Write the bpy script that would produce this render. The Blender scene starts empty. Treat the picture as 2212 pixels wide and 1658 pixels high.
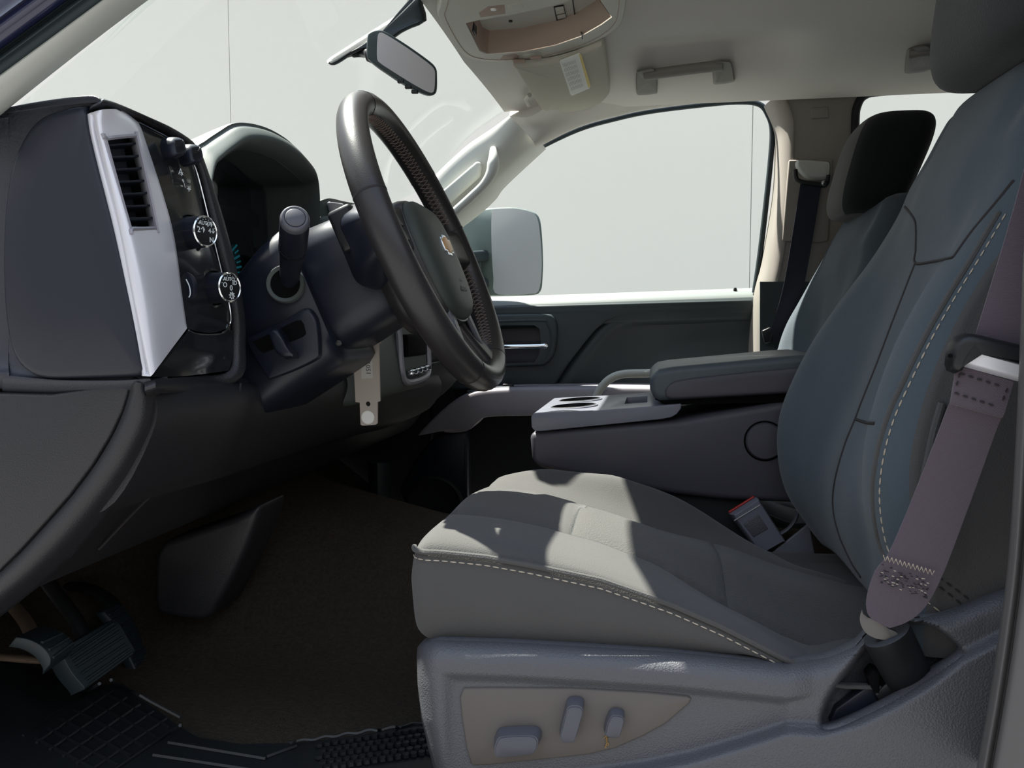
import bpy, bmesh, math, random
import numpy as np
from mathutils import Vector, Matrix
random.seed(7)
C = bpy.context.scene.collection
SC = bpy.context.scene
# ------------------------------------------------------------------ camera, light, exposure
W, H, FPX = 2212, 1658, 1800.0
YAW, PIT = math.radians(9.5), math.radians(4.0)
EYE = np.array([0.0, 0.0, 0.62])
_s, _c = math.sin, math.cos
FW = np.array([-_s(YAW)*_c(PIT), _c(YAW)*_c(PIT), -_s(PIT)])
RT = np.array([_c(YAW), _s(YAW), 0.0])
UP = np.cross(RT, FW)
cd = bpy.data.cameras.new('camera'); cam = bpy.data.objects.new('camera', cd); C.objects.link(cam)
cd.sensor_fit = 'HORIZONTAL'; cd.sensor_width = 36.0; cd.lens = 36.0*FPX/W; cd.clip_start = 0.02; cd.clip_end = 200
cam.location = EYE; cam.rotation_euler = (math.pi/2-PIT, 0, YAW)
SC.camera = cam
SUN_TO = Vector((-0.46, 0.24, 1.0)).normalized()
sd = bpy.data.lights.new('sun', 'SUN'); sd.energy = 17.5; sd.angle = math.radians(0.6); sd.color = (1.0, 0.955, 0.87)
sun = bpy.data.objects.new('sun', sd); C.objects.link(sun)
sun.rotation_euler = SUN_TO.to_track_quat('Z', 'Y').to_euler(); sun.location = (-2, 1, 5)
wd = bpy.data.worlds.new('sky'); SC.world = wd; wd.use_nodes = True
nt = wd.node_tree; nt.nodes.clear()
_o = nt.nodes.new('ShaderNodeOutputWorld'); _b = nt.nodes.new('ShaderNodeBackground')
_t = nt.nodes.new('ShaderNodeTexCoord'); _x = nt.nodes.new('ShaderNodeSeparateXYZ'); _r = nt.nodes.new('ShaderNodeValToRGB')
nt.links.new(_t.outputs['Generated'], _x.inputs[0]); nt.links.new(_x.outputs['Z'], _r.inputs[0])
_r.color_ramp.elements[0].position = 0.02; _r.color_ramp.elements[0].color = (0.20, 0.20, 0.19, 1)   # skyline of trees and buildings, then haze, then blue
_e = _r.color_ramp.elements.new(0.20); _e.color = (0.30, 0.31, 0.32, 1)
_e = _r.color_ramp.elements.new(0.34); _e.color = (1.05, 1.08, 1.12, 1)
_r.color_ramp.elements[-1].position = 0.85; _r.color_ramp.elements[-1].color = (0.72, 0.90, 1.25, 1)
nt.links.new(_r.outputs[0], _b.inputs['Color']); _b.inputs['Strength'].default_value = 1.22
nt.links.new(_b.outputs[0], _o.inputs[0])
vs = SC.view_settings
vs.view_transform = 'Standard'; vs.look = 'None'; vs.gamma = 1.0; vs.use_curve_mapping = False; vs.exposure = 0.06
SC.display_settings.display_device = 'sRGB'
SC.cycles.max_bounces = 10; SC.cycles.diffuse_bounces = 6; SC.cycles.transparent_max_bounces = 16
SC.cycles.use_denoising = True; SC.cycles.caustics_reflective = False; SC.cycles.caustics_refractive = False

# ------------------------------------------------------------------ points
def ray(px, py): return FW + (px-W/2)/FPX*RT + (H/2-py)/FPX*UP
def P(px, py, Y): d = ray(px, py); return EYE + d*(Y/d[1])
def PX(px, py, X): d = ray(px, py); return EYE + d*(X/d[0])
def PZ(px, py, Z): d = ray(px, py); return EYE + d*((Z-EYE[2])/d[2])
def L(Y, *pts): return [P(a, b, Y) for a, b in pts]
def L3(*pts): return [P(*p) for p in pts]
def LZ(Z, *pts): return [PZ(a, b, Z) for a, b in pts]
def V(*a): return np.array(a, float)
def unit(v): v = np.asarray(v, float); return v/np.linalg.norm(v)
def cr(pts, n, closed=False, lin=False):
    """n samples per span through pts (Catmull-Rom)"""
    p = [np.asarray(q, float) for q in pts]; m = len(p); out = []
    spans = m if closed else m-1
    for i in range(spans):
        if closed: a, b, c, d = p[(i-1) % m], p[i], p[(i+1) % m], p[(i+2) % m]
        else:
            b, c = p[i], p[i+1]; a = p[i-1] if i > 0 else 2*b-c; d = p[i+2] if i+2 < m else 2*c-b
        for k in range(n):
            t = k/n
            if lin: out.append(b+(c-b)*t)
            else: out.append(0.5*((2*b)+(c-a)*t+(2*a-5*b+4*c-d)*t*t+(3*b-a-3*c+d)*t**3))
    if not closed: out.append(p[-1])
    return out
def resample(pts, n, closed=False):
    p = np.array(list(pts)+([pts[0]] if closed else []), float)
    s = np.concatenate([[0], np.cumsum(np.linalg.norm(np.diff(p, axis=0), axis=1))])
    t = np.linspace(0, s[-1], n+1 if closed else n)
    q = np.stack([np.interp(t, s, p[:, i]) for i in range(p.shape[1])], 1)
    return list(q[:-1] if closed else q)
def interp(ctrl, nu=6, nv=6, linu=False, linv=False, closeu=False):
    rows = [cr(r, nv, lin=linv) for r in ctrl]
    cols = [cr([rows[i][j] for i in range(len(rows))], nu, closed=closeu, lin=linu) for j in range(len(rows[0]))]
    return [[cols[j][i] for j in range(len(cols))] for i in range(len(cols[0]))]
def rrect(cx, cy, hw, hh, r, n=5):
    out = []
    for (sx, sy, a0) in ((1, 1, 0), (-1, 1, 90), (-1, -1, 180), (1, -1, 270)):
        for k in range(n+1):
            a = math.radians(a0+90*k/n); out.append((cx+sx*(hw-r)+r*_c(a), cy+sy*(hh-r)+r*_s(a)))
    return out
def frame(ax):
    ax = unit(ax); h = V(0, 0, 1) if abs(ax[2]) < 0.9 else V(1, 0, 0)
    u = unit(np.cross(h, ax)); return u, np.cross(ax, u), ax

class MB:
    def __init__(s): s.v = []; s.f = []
    def add(s, vs, fs):
        o = len(s.v); s.v += [tuple(map(float, q)) for q in vs]; s.f += [tuple(i+o for i in f) for f in fs]; return s
    def grid(s, G, omit=None, cu=False, cv=False):
        nu, nv = len(G), len(G[0]); vs = [q for r in G for q in r]; fs = []
        for i in range(nu if cu else nu-1):
            for j in range(nv if cv else nv-1):
                if omit and omit(i, j): continue
                a, b = (i+1) % nu, (j+1) % nv
                fs.append((i*nv+j, a*nv+j, a*nv+b, i*nv+b))
        return s.add(vs, fs)
    def sheet(s, G, vec, omit=None):
        """a grid thickened along vec, with closed edges"""
        nu, nv = len(G), len(G[0]); N = nu*nv
        vs = [np.asarray(q) for r in G for q in r]
        if callable(vec): vs = vs+[q+vec(q) for q in vs]
        else: vs = vs+[q+np.asarray(vec, float) for q in vs]
        fs = []; edges = {}
        def face(a, b, c, d):
            fs.append((a, b, c, d)); fs.append((d+N, c+N, b+N, a+N))
            for e in ((a, b), (b, c), (c, d), (d, a)):
                if (e[1], e[0]) in edges: del edges[(e[1], e[0])]
                else: edges[e] = 1
        for i in range(nu-1):
            for j in range(nv-1):
                if omit and omit(i, j): continue
                face(i*nv+j, (i+1)*nv+j, (i+1)*nv+j+1, i*nv+j+1)
        for (a, b) in edges: fs.append((b, a, a+N, b+N))
        return s.add(vs, fs)
    def loft(s, rings, caps=True, closed=False):
        n = len(rings[0]); vs = [q for r in rings for q in r]; fs = []; m = len(rings)
        for i in range(m if closed else m-1):
            a = (i+1) % m
            for j in range(n): fs.append((i*n+j, i*n+(j+1) % n, a*n+(j+1) % n, a*n+j))
        if caps and not closed: fs.append(tuple(range(n-1, -1, -1))); fs.append(tuple((m-1)*n+j for j in range(n)))
        return s.add(vs, fs)
    def prism(s, loop, vec):
        return s.loft([loop, [np.asarray(p)+np.asarray(vec, float) for p in loop]])
    def rdome(s, loop, vec, k=.05):
        lp = np.array(loop); c = lp.mean(0); vec = np.asarray(vec, float)
        return s.loft([list(c+(lp-c)*(1-k*a)+vec*b) for a, b in ((0, 0), (.06, .45), (.25, .75), (.55, .93), (1, 1), (.5/k, 1.02), (.98/k, 1.02))])
    def dome(s, loop, vec, inset, n=4, hollow=False):
        """outline raised along vec with a rounded shoulder of the given inset"""
        c = np.mean(np.array(loop), 0); rings = [list(map(np.asarray, loop))]; vec = np.asarray(vec, float)
        lp = np.array(loop); nx = np.roll(lp, -1, 0)-np.roll(lp, 1, 0); k = unit(vec)
        inn = np.cross(k, nx); inn /= (np.linalg.norm(inn, axis=1)[:, None]+1e-9)
        if np.sum((c-lp)*inn) < 0: inn = -inn
        for i in range(1, n+1):
            a = math.pi/2*i/n
            rings.append(list(lp+vec*_s(a)+inn*inset*(1-_c(a))))
        top = np.array(rings[-1]); ct = top.mean(0)
        rings.append(list(ct+(top-ct)*.6)); rings.append(list(ct+(top-ct)*.02))
        return s.loft(rings)
    def tube(s, path, r, n=10, closed=False, caps=True, sq=1.0, up=None):
        p = [np.asarray(q, float) for q in path]; m = len(p); rings = []; prev = None
        for i in range(m):
            if closed: t = p[(i+1) % m]-p[i-1]
            else: t = p[min(i+1, m-1)]-p[max(i-1, 0)]
            t = unit(t)
            if prev is None: u = unit(np.cross(t, up)) if up is not None else frame(t)[0]
            else: u = unit(prev-t*np.dot(prev, t))
            prev = u; w = np.cross(t, u); rr = r[i] if hasattr(r, '__len__') else r
            rings.append([p[i]+rr*(_c(2*math.pi*k/n)*u+sq*_s(2*math.pi*k/n)*w) for k in range(n)])
        return s.loft(rings, caps, closed)
    def lathe(s, prof, org, ax, n=28, caps=True):
        u, w, a = frame(ax); org = np.asarray(org, float)
        return s.loft([[org+a*h+r*(_c(2*math.pi*k/n)*u+_s(2*math.pi*k/n)*w) for k in range(n)] for r, h in prof], caps)
    def box(s, c, size, ax=None):
        c = np.asarray(c, float)
        ex, ey, ez = (V(1, 0, 0), V(0, 1, 0), V(0, 0, 1)) if ax is None else ax
        h = [np.asarray(e)*q/2 for e, q in zip((ex, ey, ez), size)]
        vs = [c+i*h[0]+j*h[1]+k*h[2] for i in (-1, 1) for j in (-1, 1) for k in (-1, 1)]
        return s.add(vs, [(0, 1, 3, 2), (4, 6, 7, 5), (0, 4, 5, 1), (2, 3, 7, 6), (0, 2, 6, 4), (1, 5, 7, 3)])
    def quadbar(s, a, b, w, h, up):
        a, b = np.asarray(a, float), np.asarray(b, float); t = unit(b-a); side = unit(np.cross(t, up)); up = np.cross(side, t)
        return s.box((a+b)/2, (np.linalg.norm(b-a), w, h), (t, side, up))
    def dashes(s, path, r, dl=0.0055, gap=0.0035, nrm=None):
        p = np.array(path, float); d = np.concatenate([[0], np.cumsum(np.linalg.norm(np.diff(p, axis=0), axis=1))])
        at = lambda t: np.array([np.interp(t, d, p[:, i]) for i in range(3)])
        t = 0
        while t+dl < d[-1]:
            s.tube([at(t), at(t+dl*0.5)+(0 if nrm is None else np.asarray(nrm)*r*0.8), at(t+dl)], [r*0.6, r, r*0.6], 5); t += dl+gap
        return s

# ------------------------------------------------------------------ objects
ORG = {}
def kind_props(o, label=None, cat=None, group=None, kind=None):
    if label: o['label'] = label
    if cat: o['category'] = cat
    if group: o['group'] = group
    if kind: o['kind'] = kind
    return o
def thing(name, label, cat, loc, group=None):
    o = bpy.data.objects.new(name, None); C.objects.link(o); o.location = loc; o.empty_display_size = 0.05
    ORG[o.name] = np.asarray(loc, float); return kind_props(o, label, cat, group)
def obj(name, mb, mat, parent=None, smooth=40, bevel=0, seg=3, sub=0, label=None, weld=0, cut=None, loc=None, fix=True):
    org = ORG[parent.name] if parent is not None else (np.zeros(3) if loc is None else np.asarray(loc, float))
    me = bpy.data.meshes.new(name)
    me.from_pydata([tuple(np.asarray(q)-org) for q in mb.v], [], mb.f); me.update()
    bm = bmesh.new(); bm.from_mesh(me)
    if weld: bmesh.ops.remove_doubles(bm, verts=bm.verts, dist=weld)
    if fix: bmesh.ops.recalc_face_normals(bm, faces=bm.faces)
    bm.to_mesh(me); bm.free()
    o = bpy.data.objects.new(name, me); C.objects.link(o)
    if parent is not None: o.parent = parent
    else: o.location = org
    if cut is not None:
        for cmb in (cut if isinstance(cut, (list, tuple)) else [cut]):
            cm = bpy.data.meshes.new('cutter'); cm.from_pydata([tuple(np.asarray(q)-org) for q in cmb.v], [], cmb.f)
            b2 = bmesh.new(); b2.from_mesh(cm); bmesh.ops.recalc_face_normals(b2, faces=b2.faces); b2.to_mesh(cm); b2.free()
            co = bpy.data.objects.new('cutter', cm); C.objects.link(co)
            if parent is not None: co.parent = parent
            else: co.location = org
            md = o.modifiers.new('b', 'BOOLEAN'); md.object = co; md.operation = 'DIFFERENCE'; md.solver = 'EXACT'
            bpy.context.view_layer.update()
            ev = o.evaluated_get(bpy.context.evaluated_depsgraph_get())
            nm = bpy.data.meshes.new_from_object(ev)
            o.modifiers.clear(); o.data = nm; bpy.data.objects.remove(co); bpy.data.meshes.remove(cm)
        me = o.data; me.name = name
    me.materials.clear(); me.materials.append(mat)
    me.shade_smooth()
    if bevel:
        b = o.modifiers.new('bevel', 'BEVEL'); b.width = bevel; b.segments = seg; b.limit_method = 'ANGLE'; b.angle_limit = math.radians(35); b.use_clamp_overlap = True
    elif not sub: me.set_sharp_from_angle(angle=math.radians(smooth))
    if sub:
        q = o.modifiers.new('sub', 'SUBSURF'); q.levels = sub; q.render_levels = sub
    ORG[o.name] = org
    if label: o['label'] = label
    return o
def struct(name, mb, mat, **k):
    o = obj(name, mb, mat, **k); o['kind'] = 'structure'; return o
def solo(name, label, cat, mb, mat, loc, group=None, **k):
    return kind_props(obj(name, mb, mat, loc=loc, **k), label, cat, group)
def text_mb(txt, org, right, up, size, depth=0.0006, spacing=1.0):
    cu = bpy.data.curves.new('t', 'FONT'); cu.body = txt; cu.size = 1.0; cu.align_x = 'CENTER'; cu.align_y = 'CENTER'; cu.space_character = spacing
    cu.resolution_u = 2
    o = bpy.data.objects.new('t', cu); C.objects.link(o); bpy.context.view_layer.update()
    me = bpy.data.meshes.new_from_object(o.evaluated_get(bpy.context.evaluated_depsgraph_get()))
    right, up = unit(right), unit(up); nrm = np.cross(right, up)
    mb = MB(); n = len(me.vertices)
    vs = [np.asarray(org)+right*v.co.x*size+up*v.co.y*size+nrm*depth for v in me.vertices]
    vb = [q-nrm*depth*1.6 for q in vs]
    fs = [tuple(p.vertices) for p in me.polygons]
    cnt = {}
    for f in fs:
        for a, b in zip(f, f[1:]+f[:1]): cnt[(a, b)] = 1
    side = [(a, b, b+n, a+n) for (a, b) in cnt if (b, a) not in cnt]
    mb.add(vs+vb, fs+[tuple(i+n for i in f[::-1]) for f in fs]+[(b, a, c, d) for a, b, d, c in [(q[0], q[1], q[2], q[3]) for q in side]])
    bpy.data.objects.remove(o); bpy.data.curves.remove(cu); bpy.data.meshes.remove(me)
    return mb

# ------------------------------------------------------------------ materials
def lin(c): return tuple(((x/255)/12.92 if x/255 <= 0.04045 else ((x/255+0.055)/1.055)**2.4) for x in c)+(1.0,)
def mat(name, col, rough=0.5, metal=0.0, spec=0.5, bump=None, scale=200, strength=0.2, dist=0.001, var=0.0, coat=0.0, sheen=0.0, vscale=12):
    m = bpy.data.materials.new(name); m.use_nodes = True; n = m.node_tree.nodes; l = m.node_tree.links; b = n['Principled BSDF']
    base = lin(col)
    b.inputs['Base Color'].default_value = base; b.inputs['Roughness'].default_value = rough; b.inputs['Metallic'].default_value = metal
    b.inputs['Specular IOR Level'].default_value = spec; b.inputs['Coat Weight'].default_value = coat; b.inputs['Coat Roughness'].default_value = 0.05
    b.inputs['Sheen Weight'].default_value = sheen
    tc = n.new('ShaderNodeTexCoord')
    if bump:
        bp = n.new('ShaderNodeBump'); bp.inputs['Strength'].default_value = strength; bp.inputs['Distance'].default_value = dist
        if bump == 'grain':
            t = n.new('ShaderNodeTexVoronoi'); t.feature = 'F1'; t.inputs['Scale'].default_value = scale; out = t.outputs['Distance']
        elif bump == 'noise':
            t = n.new('ShaderNodeTexNoise'); t.inputs['Scale'].default_value = scale; t.inputs['Detail'].default_value = 4; out = t.outputs['Fac']
        else:   # weave
            w1 = n.new('ShaderNodeTexWave'); w1.inputs['Scale'].default_value = scale; w1.bands_direction = 'DIAGONAL'; w1.inputs['Distortion'].default_value = 0.6
            w2 = n.new('ShaderNodeTexWave'); w2.inputs['Scale'].default_value = scale; w2.bands_direction = 'Z' if bump == 'weave' else 'X'; w2.inputs['Distortion'].default_value = 0.6
            mm = n.new('ShaderNodeMath'); mm.operation = 'MULTIPLY'; l.new(w1.outputs['Fac'], mm.inputs[0]); l.new(w2.outputs['Fac'], mm.inputs[1]); out = mm.outputs[0]
            l.new(tc.outputs['Object'], w1.inputs[0]); l.new(tc.outputs['Object'], w2.inputs[0]); t = None
        if t is not None: l.new(tc.outputs['Object'], t.inputs['Vector'])
        l.new(out, bp.inputs['Height']); l.new(bp.outputs[0], b.inputs['Normal'])
    if var:
        nz = n.new('ShaderNodeTexNoise'); nz.inputs['Scale'].default_value = vscale; nz.inputs['Detail'].default_value = 6; l.new(tc.outputs['Object'], nz.inputs['Vector'])
        mx = n.new('ShaderNodeMix'); mx.data_type = 'RGBA'; l.new(nz.outputs['Fac'], mx.inputs['Factor'])
        mx.inputs['A'].default_value = tuple(x*(1-var) for x in base[:3])+(1,); mx.inputs['B'].default_value = tuple(min(1, x*(1+var)) for x in base[:3])+(1,)
        l.new(mx.outputs['Result'], b.inputs['Base Color'])
    return m
def pane(name, tint=(0.96, 0.98, 0.97), gl=0.05):
    m = bpy.data.materials.new(name); m.use_nodes = True; n = m.node_tree.nodes; l = m.node_tree.links; n.remove(n['Principled BSDF'])
    t = n.new('ShaderNodeBsdfTransparent'); t.inputs[0].default_value = tint+(1,)
    g = n.new('ShaderNodeBsdfGlossy'); g.inputs['Roughness'].default_value = 0.02
    f = n.new('ShaderNodeFresnel'); f.inputs[0].default_value = 1.45
    mu = n.new('ShaderNodeMath'); mu.operation = 'MULTIPLY'; mu.inputs[1].default_value = gl; l.new(f.outputs[0], mu.inputs[0])
    mx = n.new('ShaderNodeMixShader'); l.new(mu.outputs[0], mx.inputs[0]); l.new(t.outputs[0], mx.inputs[1]); l.new(g.outputs[0], mx.inputs[2])
    l.new(mx.outputs[0], n['Material Output'].inputs[0]); return m
M = dict(
    wall=mat('painted_wall', (222, 220, 213), 0.9, spec=0.1, bump='noise', scale=30, strength=0.03),
    seam=mat('wall_seam', (200, 202, 200), 0.9),
    ground_dim=mat('dim_bounce_ground', (116, 116, 116), 0.95, bump='noise', scale=30, strength=0.4, var=0.15),
    dashe=mat('dash_end_plastic', (45, 47, 55), 0.48, spec=0.42, bump='grain', scale=750, strength=0.35, dist=0.0006),
    ground=mat('pale_bounce_ground', (168, 167, 163), 0.95, bump='noise', scale=20, strength=0.3, var=0.15),
    head=mat('headliner_cloth', (214, 211, 204), 0.95, spec=0.1, bump='noise', scale=700, strength=0.15, sheen=0.1),
    trim_l=mat('light_trim', (190, 192, 186), 0.6, spec=0.35, bump='grain', scale=900, strength=0.06),
    trim_w=mat('console_light_plastic', (196, 193, 182), 0.55, spec=0.4),
    bin=mat('bin_brown_plastic', (168, 148, 134), 0.6, spec=0.3),
    dash=mat('dash_plastic', (36, 36, 39), 0.42, spec=0.45, bump='grain', scale=750, strength=0.35, dist=0.0006),
    dashs=mat('dash_smooth_plastic', (25, 29, 40), 0.38, spec=0.42, bump='noise', scale=900, strength=0.05),
    dashg=mat('hood_plastic', (76, 83, 80), 0.55, spec=0.35, bump='grain', scale=900, strength=0.12, dist=0.0005),
    black=mat('black_plastic', (24, 25, 27), 0.4, spec=0.4),
    void=mat('dark_recess', (10, 10, 11), 0.9, spec=0.1),
    gloss=mat('gloss_black', (30, 33, 35), 0.16, spec=0.5, coat=0.3),
    silver=mat('satin_silver', (218, 218, 224), 0.34, metal=0.3),
    silverp=mat('silver_paint_plastic', (150, 148, 156), 0.4, metal=0.35),
    chrome=mat('chrome', (225, 228, 230), 0.12, metal=1.0),
    steel=mat('brushed_steel', (92, 90, 90), 0.3, metal=0.8),
    brownsteel=mat('worn_pedal_arm', (96, 80, 66), 0.6, metal=0.3, var=0.4, vscale=40),
    leather=mat('wheel_leather', (42, 40, 41), 0.36, spec=0.45, bump='grain', scale=700, strength=0.1, dist=0.0005),
    leathers=mat('wheel_smooth', (48, 46, 45), 0.3, spec=0.45),
    airbag=mat('airbag_cover', (60, 66, 62), 0.5, spec=0.35, bump='grain', scale=900, strength=0.1, dist=0.0004),
    thread=mat('beige_thread', (178, 166, 148), 0.8),
    thread_d=mat('dark_thread', (38, 34, 36), 0.8),
    thread_b=mat('brown_thread', (128, 112, 102), 0.8),
    fab=mat('seat_fabric', (78, 77, 76), 0.92, spec=0.15, bump='grain', scale=680, strength=0.35, dist=0.001, var=0.07, sheen=0.15),
    fab_c=mat('seat_insert_fabric', (79, 78, 76), 0.92, spec=0.15, bump='grain', scale=420, strength=0.5, dist=0.0016, var=0.06, sheen=0.15),
    fab_b=mat('seat_fabric_cool_lit', (72, 82, 89), 0.92, spec=0.15, bump='grain', scale=700, strength=0.32, dist=0.001, var=0.06, sheen=0.15),  # seat cloth with the cool tint of the front light put into the colour
    shield=mat('seat_trim_plastic', (83, 84, 88), 0.45, spec=0.42, bump='grain', scale=520, strength=0.5, dist=0.001),
    panel=mat('switch_panel_plastic', (94, 89, 85), 0.5, spec=0.35, bump='noise', scale=900, strength=0.05),
    switch=mat('switch_plastic', (80, 81, 88), 0.4, spec=0.4),
    web=mat('belt_webbing', (90, 80, 89), 0.8, spec=0.2, bump='weave', scale=330, strength=0.5, dist=0.0008, sheen=0.2),
    webd=mat('dark_webbing', (48, 50, 60), 0.8, spec=0.2, bump='weave', scale=300, strength=0.3),
    cons=mat('console_plastic', (70, 68, 76), 0.5, spec=0.4, bump='grain', scale=800, strength=0.1),
    consb=mat('console_vinyl', (68, 76, 82), 0.45, spec=0.4, bump='grain', scale=900, strength=0.1),
    consp=mat('console_plate', (108, 110, 120), 0.35, spec=0.45),
    carpet=mat('carpet', (66, 60, 53), 1.0, spec=0.05, bump='noise', scale=420, strength=1.0, dist=0.004, var=0.45, vscale=160),
    rubber=mat('rubber_mat', (26, 29, 31), 0.45, spec=0.4, bump='noise', scale=300, strength=0.1),
    pedal=mat('pedal_rubber', (38, 48, 52), 0.4, spec=0.45),
    door=mat('door_plastic', (56, 65, 67), 0.5, spec=0.4, bump='grain', scale=900, strength=0.08),
    doord=mat('door_dark', (32, 34, 36), 0.6, spec=0.3),
    pillar=mat('near_pillar_plastic', (86, 84, 83), 0.5, spec=0.4, bump='noise', scale=900, strength=0.04),
    seal=mat('rubber_seal', (42, 52, 56), 0.6, spec=0.3),
    paint=mat('navy_paint', (30, 34, 62), 0.3, spec=0.5, coat=0.6),
    mirror=mat('mirror_glass', (212, 209, 211), 0.32, metal=0.12),
    mhouse=mat('mirror_housing', (62, 74, 75), 0.5, spec=0.4),
    mhouse2=mat('mirror_housing_outside', (120, 132, 128), 0.6, spec=0.3),
    white=mat('white_sticker', (235, 235, 228), 0.7),
    yellow=mat('yellow_strip', (226, 205, 130), 0.7),
    print_=mat('faint_print', (185, 184, 178), 0.8),
    mark=mat('white_marking', (215, 222, 224), 0.6),
    frit=mat('dark_stem_cover', (34, 42, 45), 0.5, spec=0.3),
    sill=mat('door_plastic_sunlit', (122, 128, 126), 0.5, spec=0.5),  # door plastic with the sun's brightness put into a paler colour
    visor=mat('visor_cloth', (192, 189, 174), 0.9, spec=0.1, bump='noise', scale=600, strength=0.1),
    arm=mat('armrest_plastic', (150, 145, 152), 0.45, spec=0.4),
    pillf=mat('far_pillar_trim', (146, 141, 134), 0.65, spec=0.3),
    fab_h=mat('headrest_fabric', (56, 60, 60), 0.92, spec=0.15, bump='grain', scale=620, strength=0.5, var=0.05, sheen=0.15),
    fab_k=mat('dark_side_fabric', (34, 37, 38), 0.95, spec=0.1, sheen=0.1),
    teal=mat('teal_gauge_marking', (70, 190, 200), 0.5),
    gold=mat('gold_emblem', (176, 128, 74), 0.35, metal=0.5),
    tag=mat('tag_plastic', (170, 159, 150), 0.45, spec=0.5),
    red=mat('red_plastic', (170, 40, 36), 0.5),
    lens=mat('lamp_lens', (240, 240, 236), 0.2),
    glass=pane('window_glass'),
    tint=pane('tinted_rear_glass', (0.16, 0.18, 0.18), 0.1),
    lensg=pane('cluster_lens', (0.85, 0.88, 0.92), 0.5),
)
_tb = M['teal'].node_tree.nodes['Principled BSDF']; _tb.inputs['Emission Color'].default_value = lin((40, 190, 205)); _tb.inputs['Emission Strength'].default_value = 0.18   # backlit gauge ticks
# ================================================================== SETTING
struct('ground', MB().box((0, 8, -0.55), (40, 14.8, 0.1)), M['ground'])  # unseen ground beyond the door side, kept pale for stronger bounce light
struct('ground', MB().box((0, -9.4, -0.55), (40, 20, 0.1)), M['ground_dim'])  # unseen ground on the open door side, made darker to cut bounce light
mb = MB(); xs = [-11.0] + [P(p, 300, 5.0)[0] for p in (492,)] + [P(1627, 300, 5.0)[0]] + [8.0]
for a, b in zip(xs[:-1], xs[1:]):
    mb.box(((a+b)/2, 5.05, 2.2), (b-a-0.004, 0.012, 5.6))
struct('wall_outside', mb, M['wall'])
struct('trim_4', MB().box((0, 5.0865, 2.2), (20, 0.06, 5.6)), M['seam'])
# floor carpet with the transmission hump and toe board
def floor_z(x, y):
    z = 0.075
    h = math.exp(-((y-1.60)/0.27)**4)*(0.145+max(0, -0.42-x)*0.25)
    z += h
    t = max(0.0, (-0.72 if y > 1.4 else -0.88 if y < 1.3 else -0.72-1.6*(1.4-y))-x); z += min(t*0.75, 0.5)*(0.9 if y < 1.35 else 1.0)
    z += 0.006*math.sin(9*x+3)*math.sin(11*y)
    return z
G = [[V(x, y, floor_z(x, y)) for y in np.linspace(0.74, 2.34, 56)] for x in np.linspace(-1.35, 1.5, 70)]
struct('floor', MB().sheet(G, (0, 0, -0.05)), M['carpet'])
struct('wall_front', MB().box((-1.32, 1.55, 0.40), (0.06, 1.7, 0.80)), M['void'])
struct('wall_back', MB().box((1.55, 1.55, 0.42), (0.06, 1.7, 0.9)), M['doord'])
# headliner
def ss_(a, b, x): t = min(1, max(0, (x-a)/(b-a))); return t*t*(3-2*t)
def head_z(x, y):
    z = 1.238-0.052*(abs(y-1.56)/0.71)**2
    d = y-1.56
    # shallow raised bay between the front occupants and the outer rail
    s = 1/(1+math.exp(-(x-0.02)*16)); q = math.exp(-((y-1.72)/0.2)**2)
    w = ss_(-.12, -.02, x)*(1-ss_(.24, .36, x))
    return z+0.012*s*q+.036*w*math.exp(-((y-1.96)/.085)**2)-.006*w*math.exp(-((y-1.80)/.07)**2)
def head_front(y):
    return float(np.interp(y, [0.82, 0.95, 1.05, 1.2, 1.56, 1.92, 2.12, 2.27], [-0.30, -0.36, -0.395, -0.43, -0.445, -0.436, -0.412, -0.395]))
G = []
ys = np.linspace(0.84, 2.24, 70)
for k in range(60):
    row = []
    for y in ys:
        x0 = head_front(y); x = x0+(1.52-x0)*(k/59)**1.6
        z = head_z(x, y)
        if k == 0: z += 0.022; x -= 0.004
        row.append(V(x, y, z))
    G.append(row)
ZC = 1.212
bino = [(1006, 49), (1026, 44), (1110, 30), (1200, 10), (1240, -4), (1290, -10), (1322, 36), (1300, 52), (1255, 78), (1200, 97), (1130, 111), (1052, 117), (1036, 110)]
bin_cut = [PZ(a, b, ZC) for a, b in bino]; _bc = np.mean(np.array(bin_cut), 0)
struct('ceiling', MB().sheet(G, (0.012, 0, 0.05)), M['head'], cut=MB().prism([_bc+(q-_bc)*1.02+V(0, 0, -.02) for q in bin_cut], (0, 0, .12)))
# far roof rail over the passenger windows
low = [(1156, 322), (1180, 309), (1250, 275), (1330, 252), (1400, 237), (1500, 224), (1590, 217), (1660, 214), (1760, 207), (1850, 200), (2000, 190), (2260, 182), (2700, 170)]
r0, r1, r2, r3 = [], [], [], []
for i, (px, py) in enumerate(low):
    a = P(px, py, 2.27); b = a+V(0, -0.028, 0.012); z3 = head_z(a[0], 2.2)
    top = V(a[0]-0.01, 2.13, max(head_z(a[0], 2.13)+0.004, a[2]+0.01)) if i > 1 else (P(1100, 250, 2.24) if i == 0 else P(1150, 250, 2.19)); mid = b*0.45+top*0.55+V(0, 0.012, 0.004)
    r0.append(a+V(0, 0.02, 0.015)); r1.append(a); r2.append(b); r3.append(mid); 
    G3 = top
    r0[-1] = r0[-1]; 
    low[i] = (r0[-1], a, b, mid, top)
G = interp([[q[k] for q in low] for k in range(5)], 5, 5)
struct('trim_1', MB().sheet(G, (0, 0.03, 0.03)), M['head'])
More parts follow.
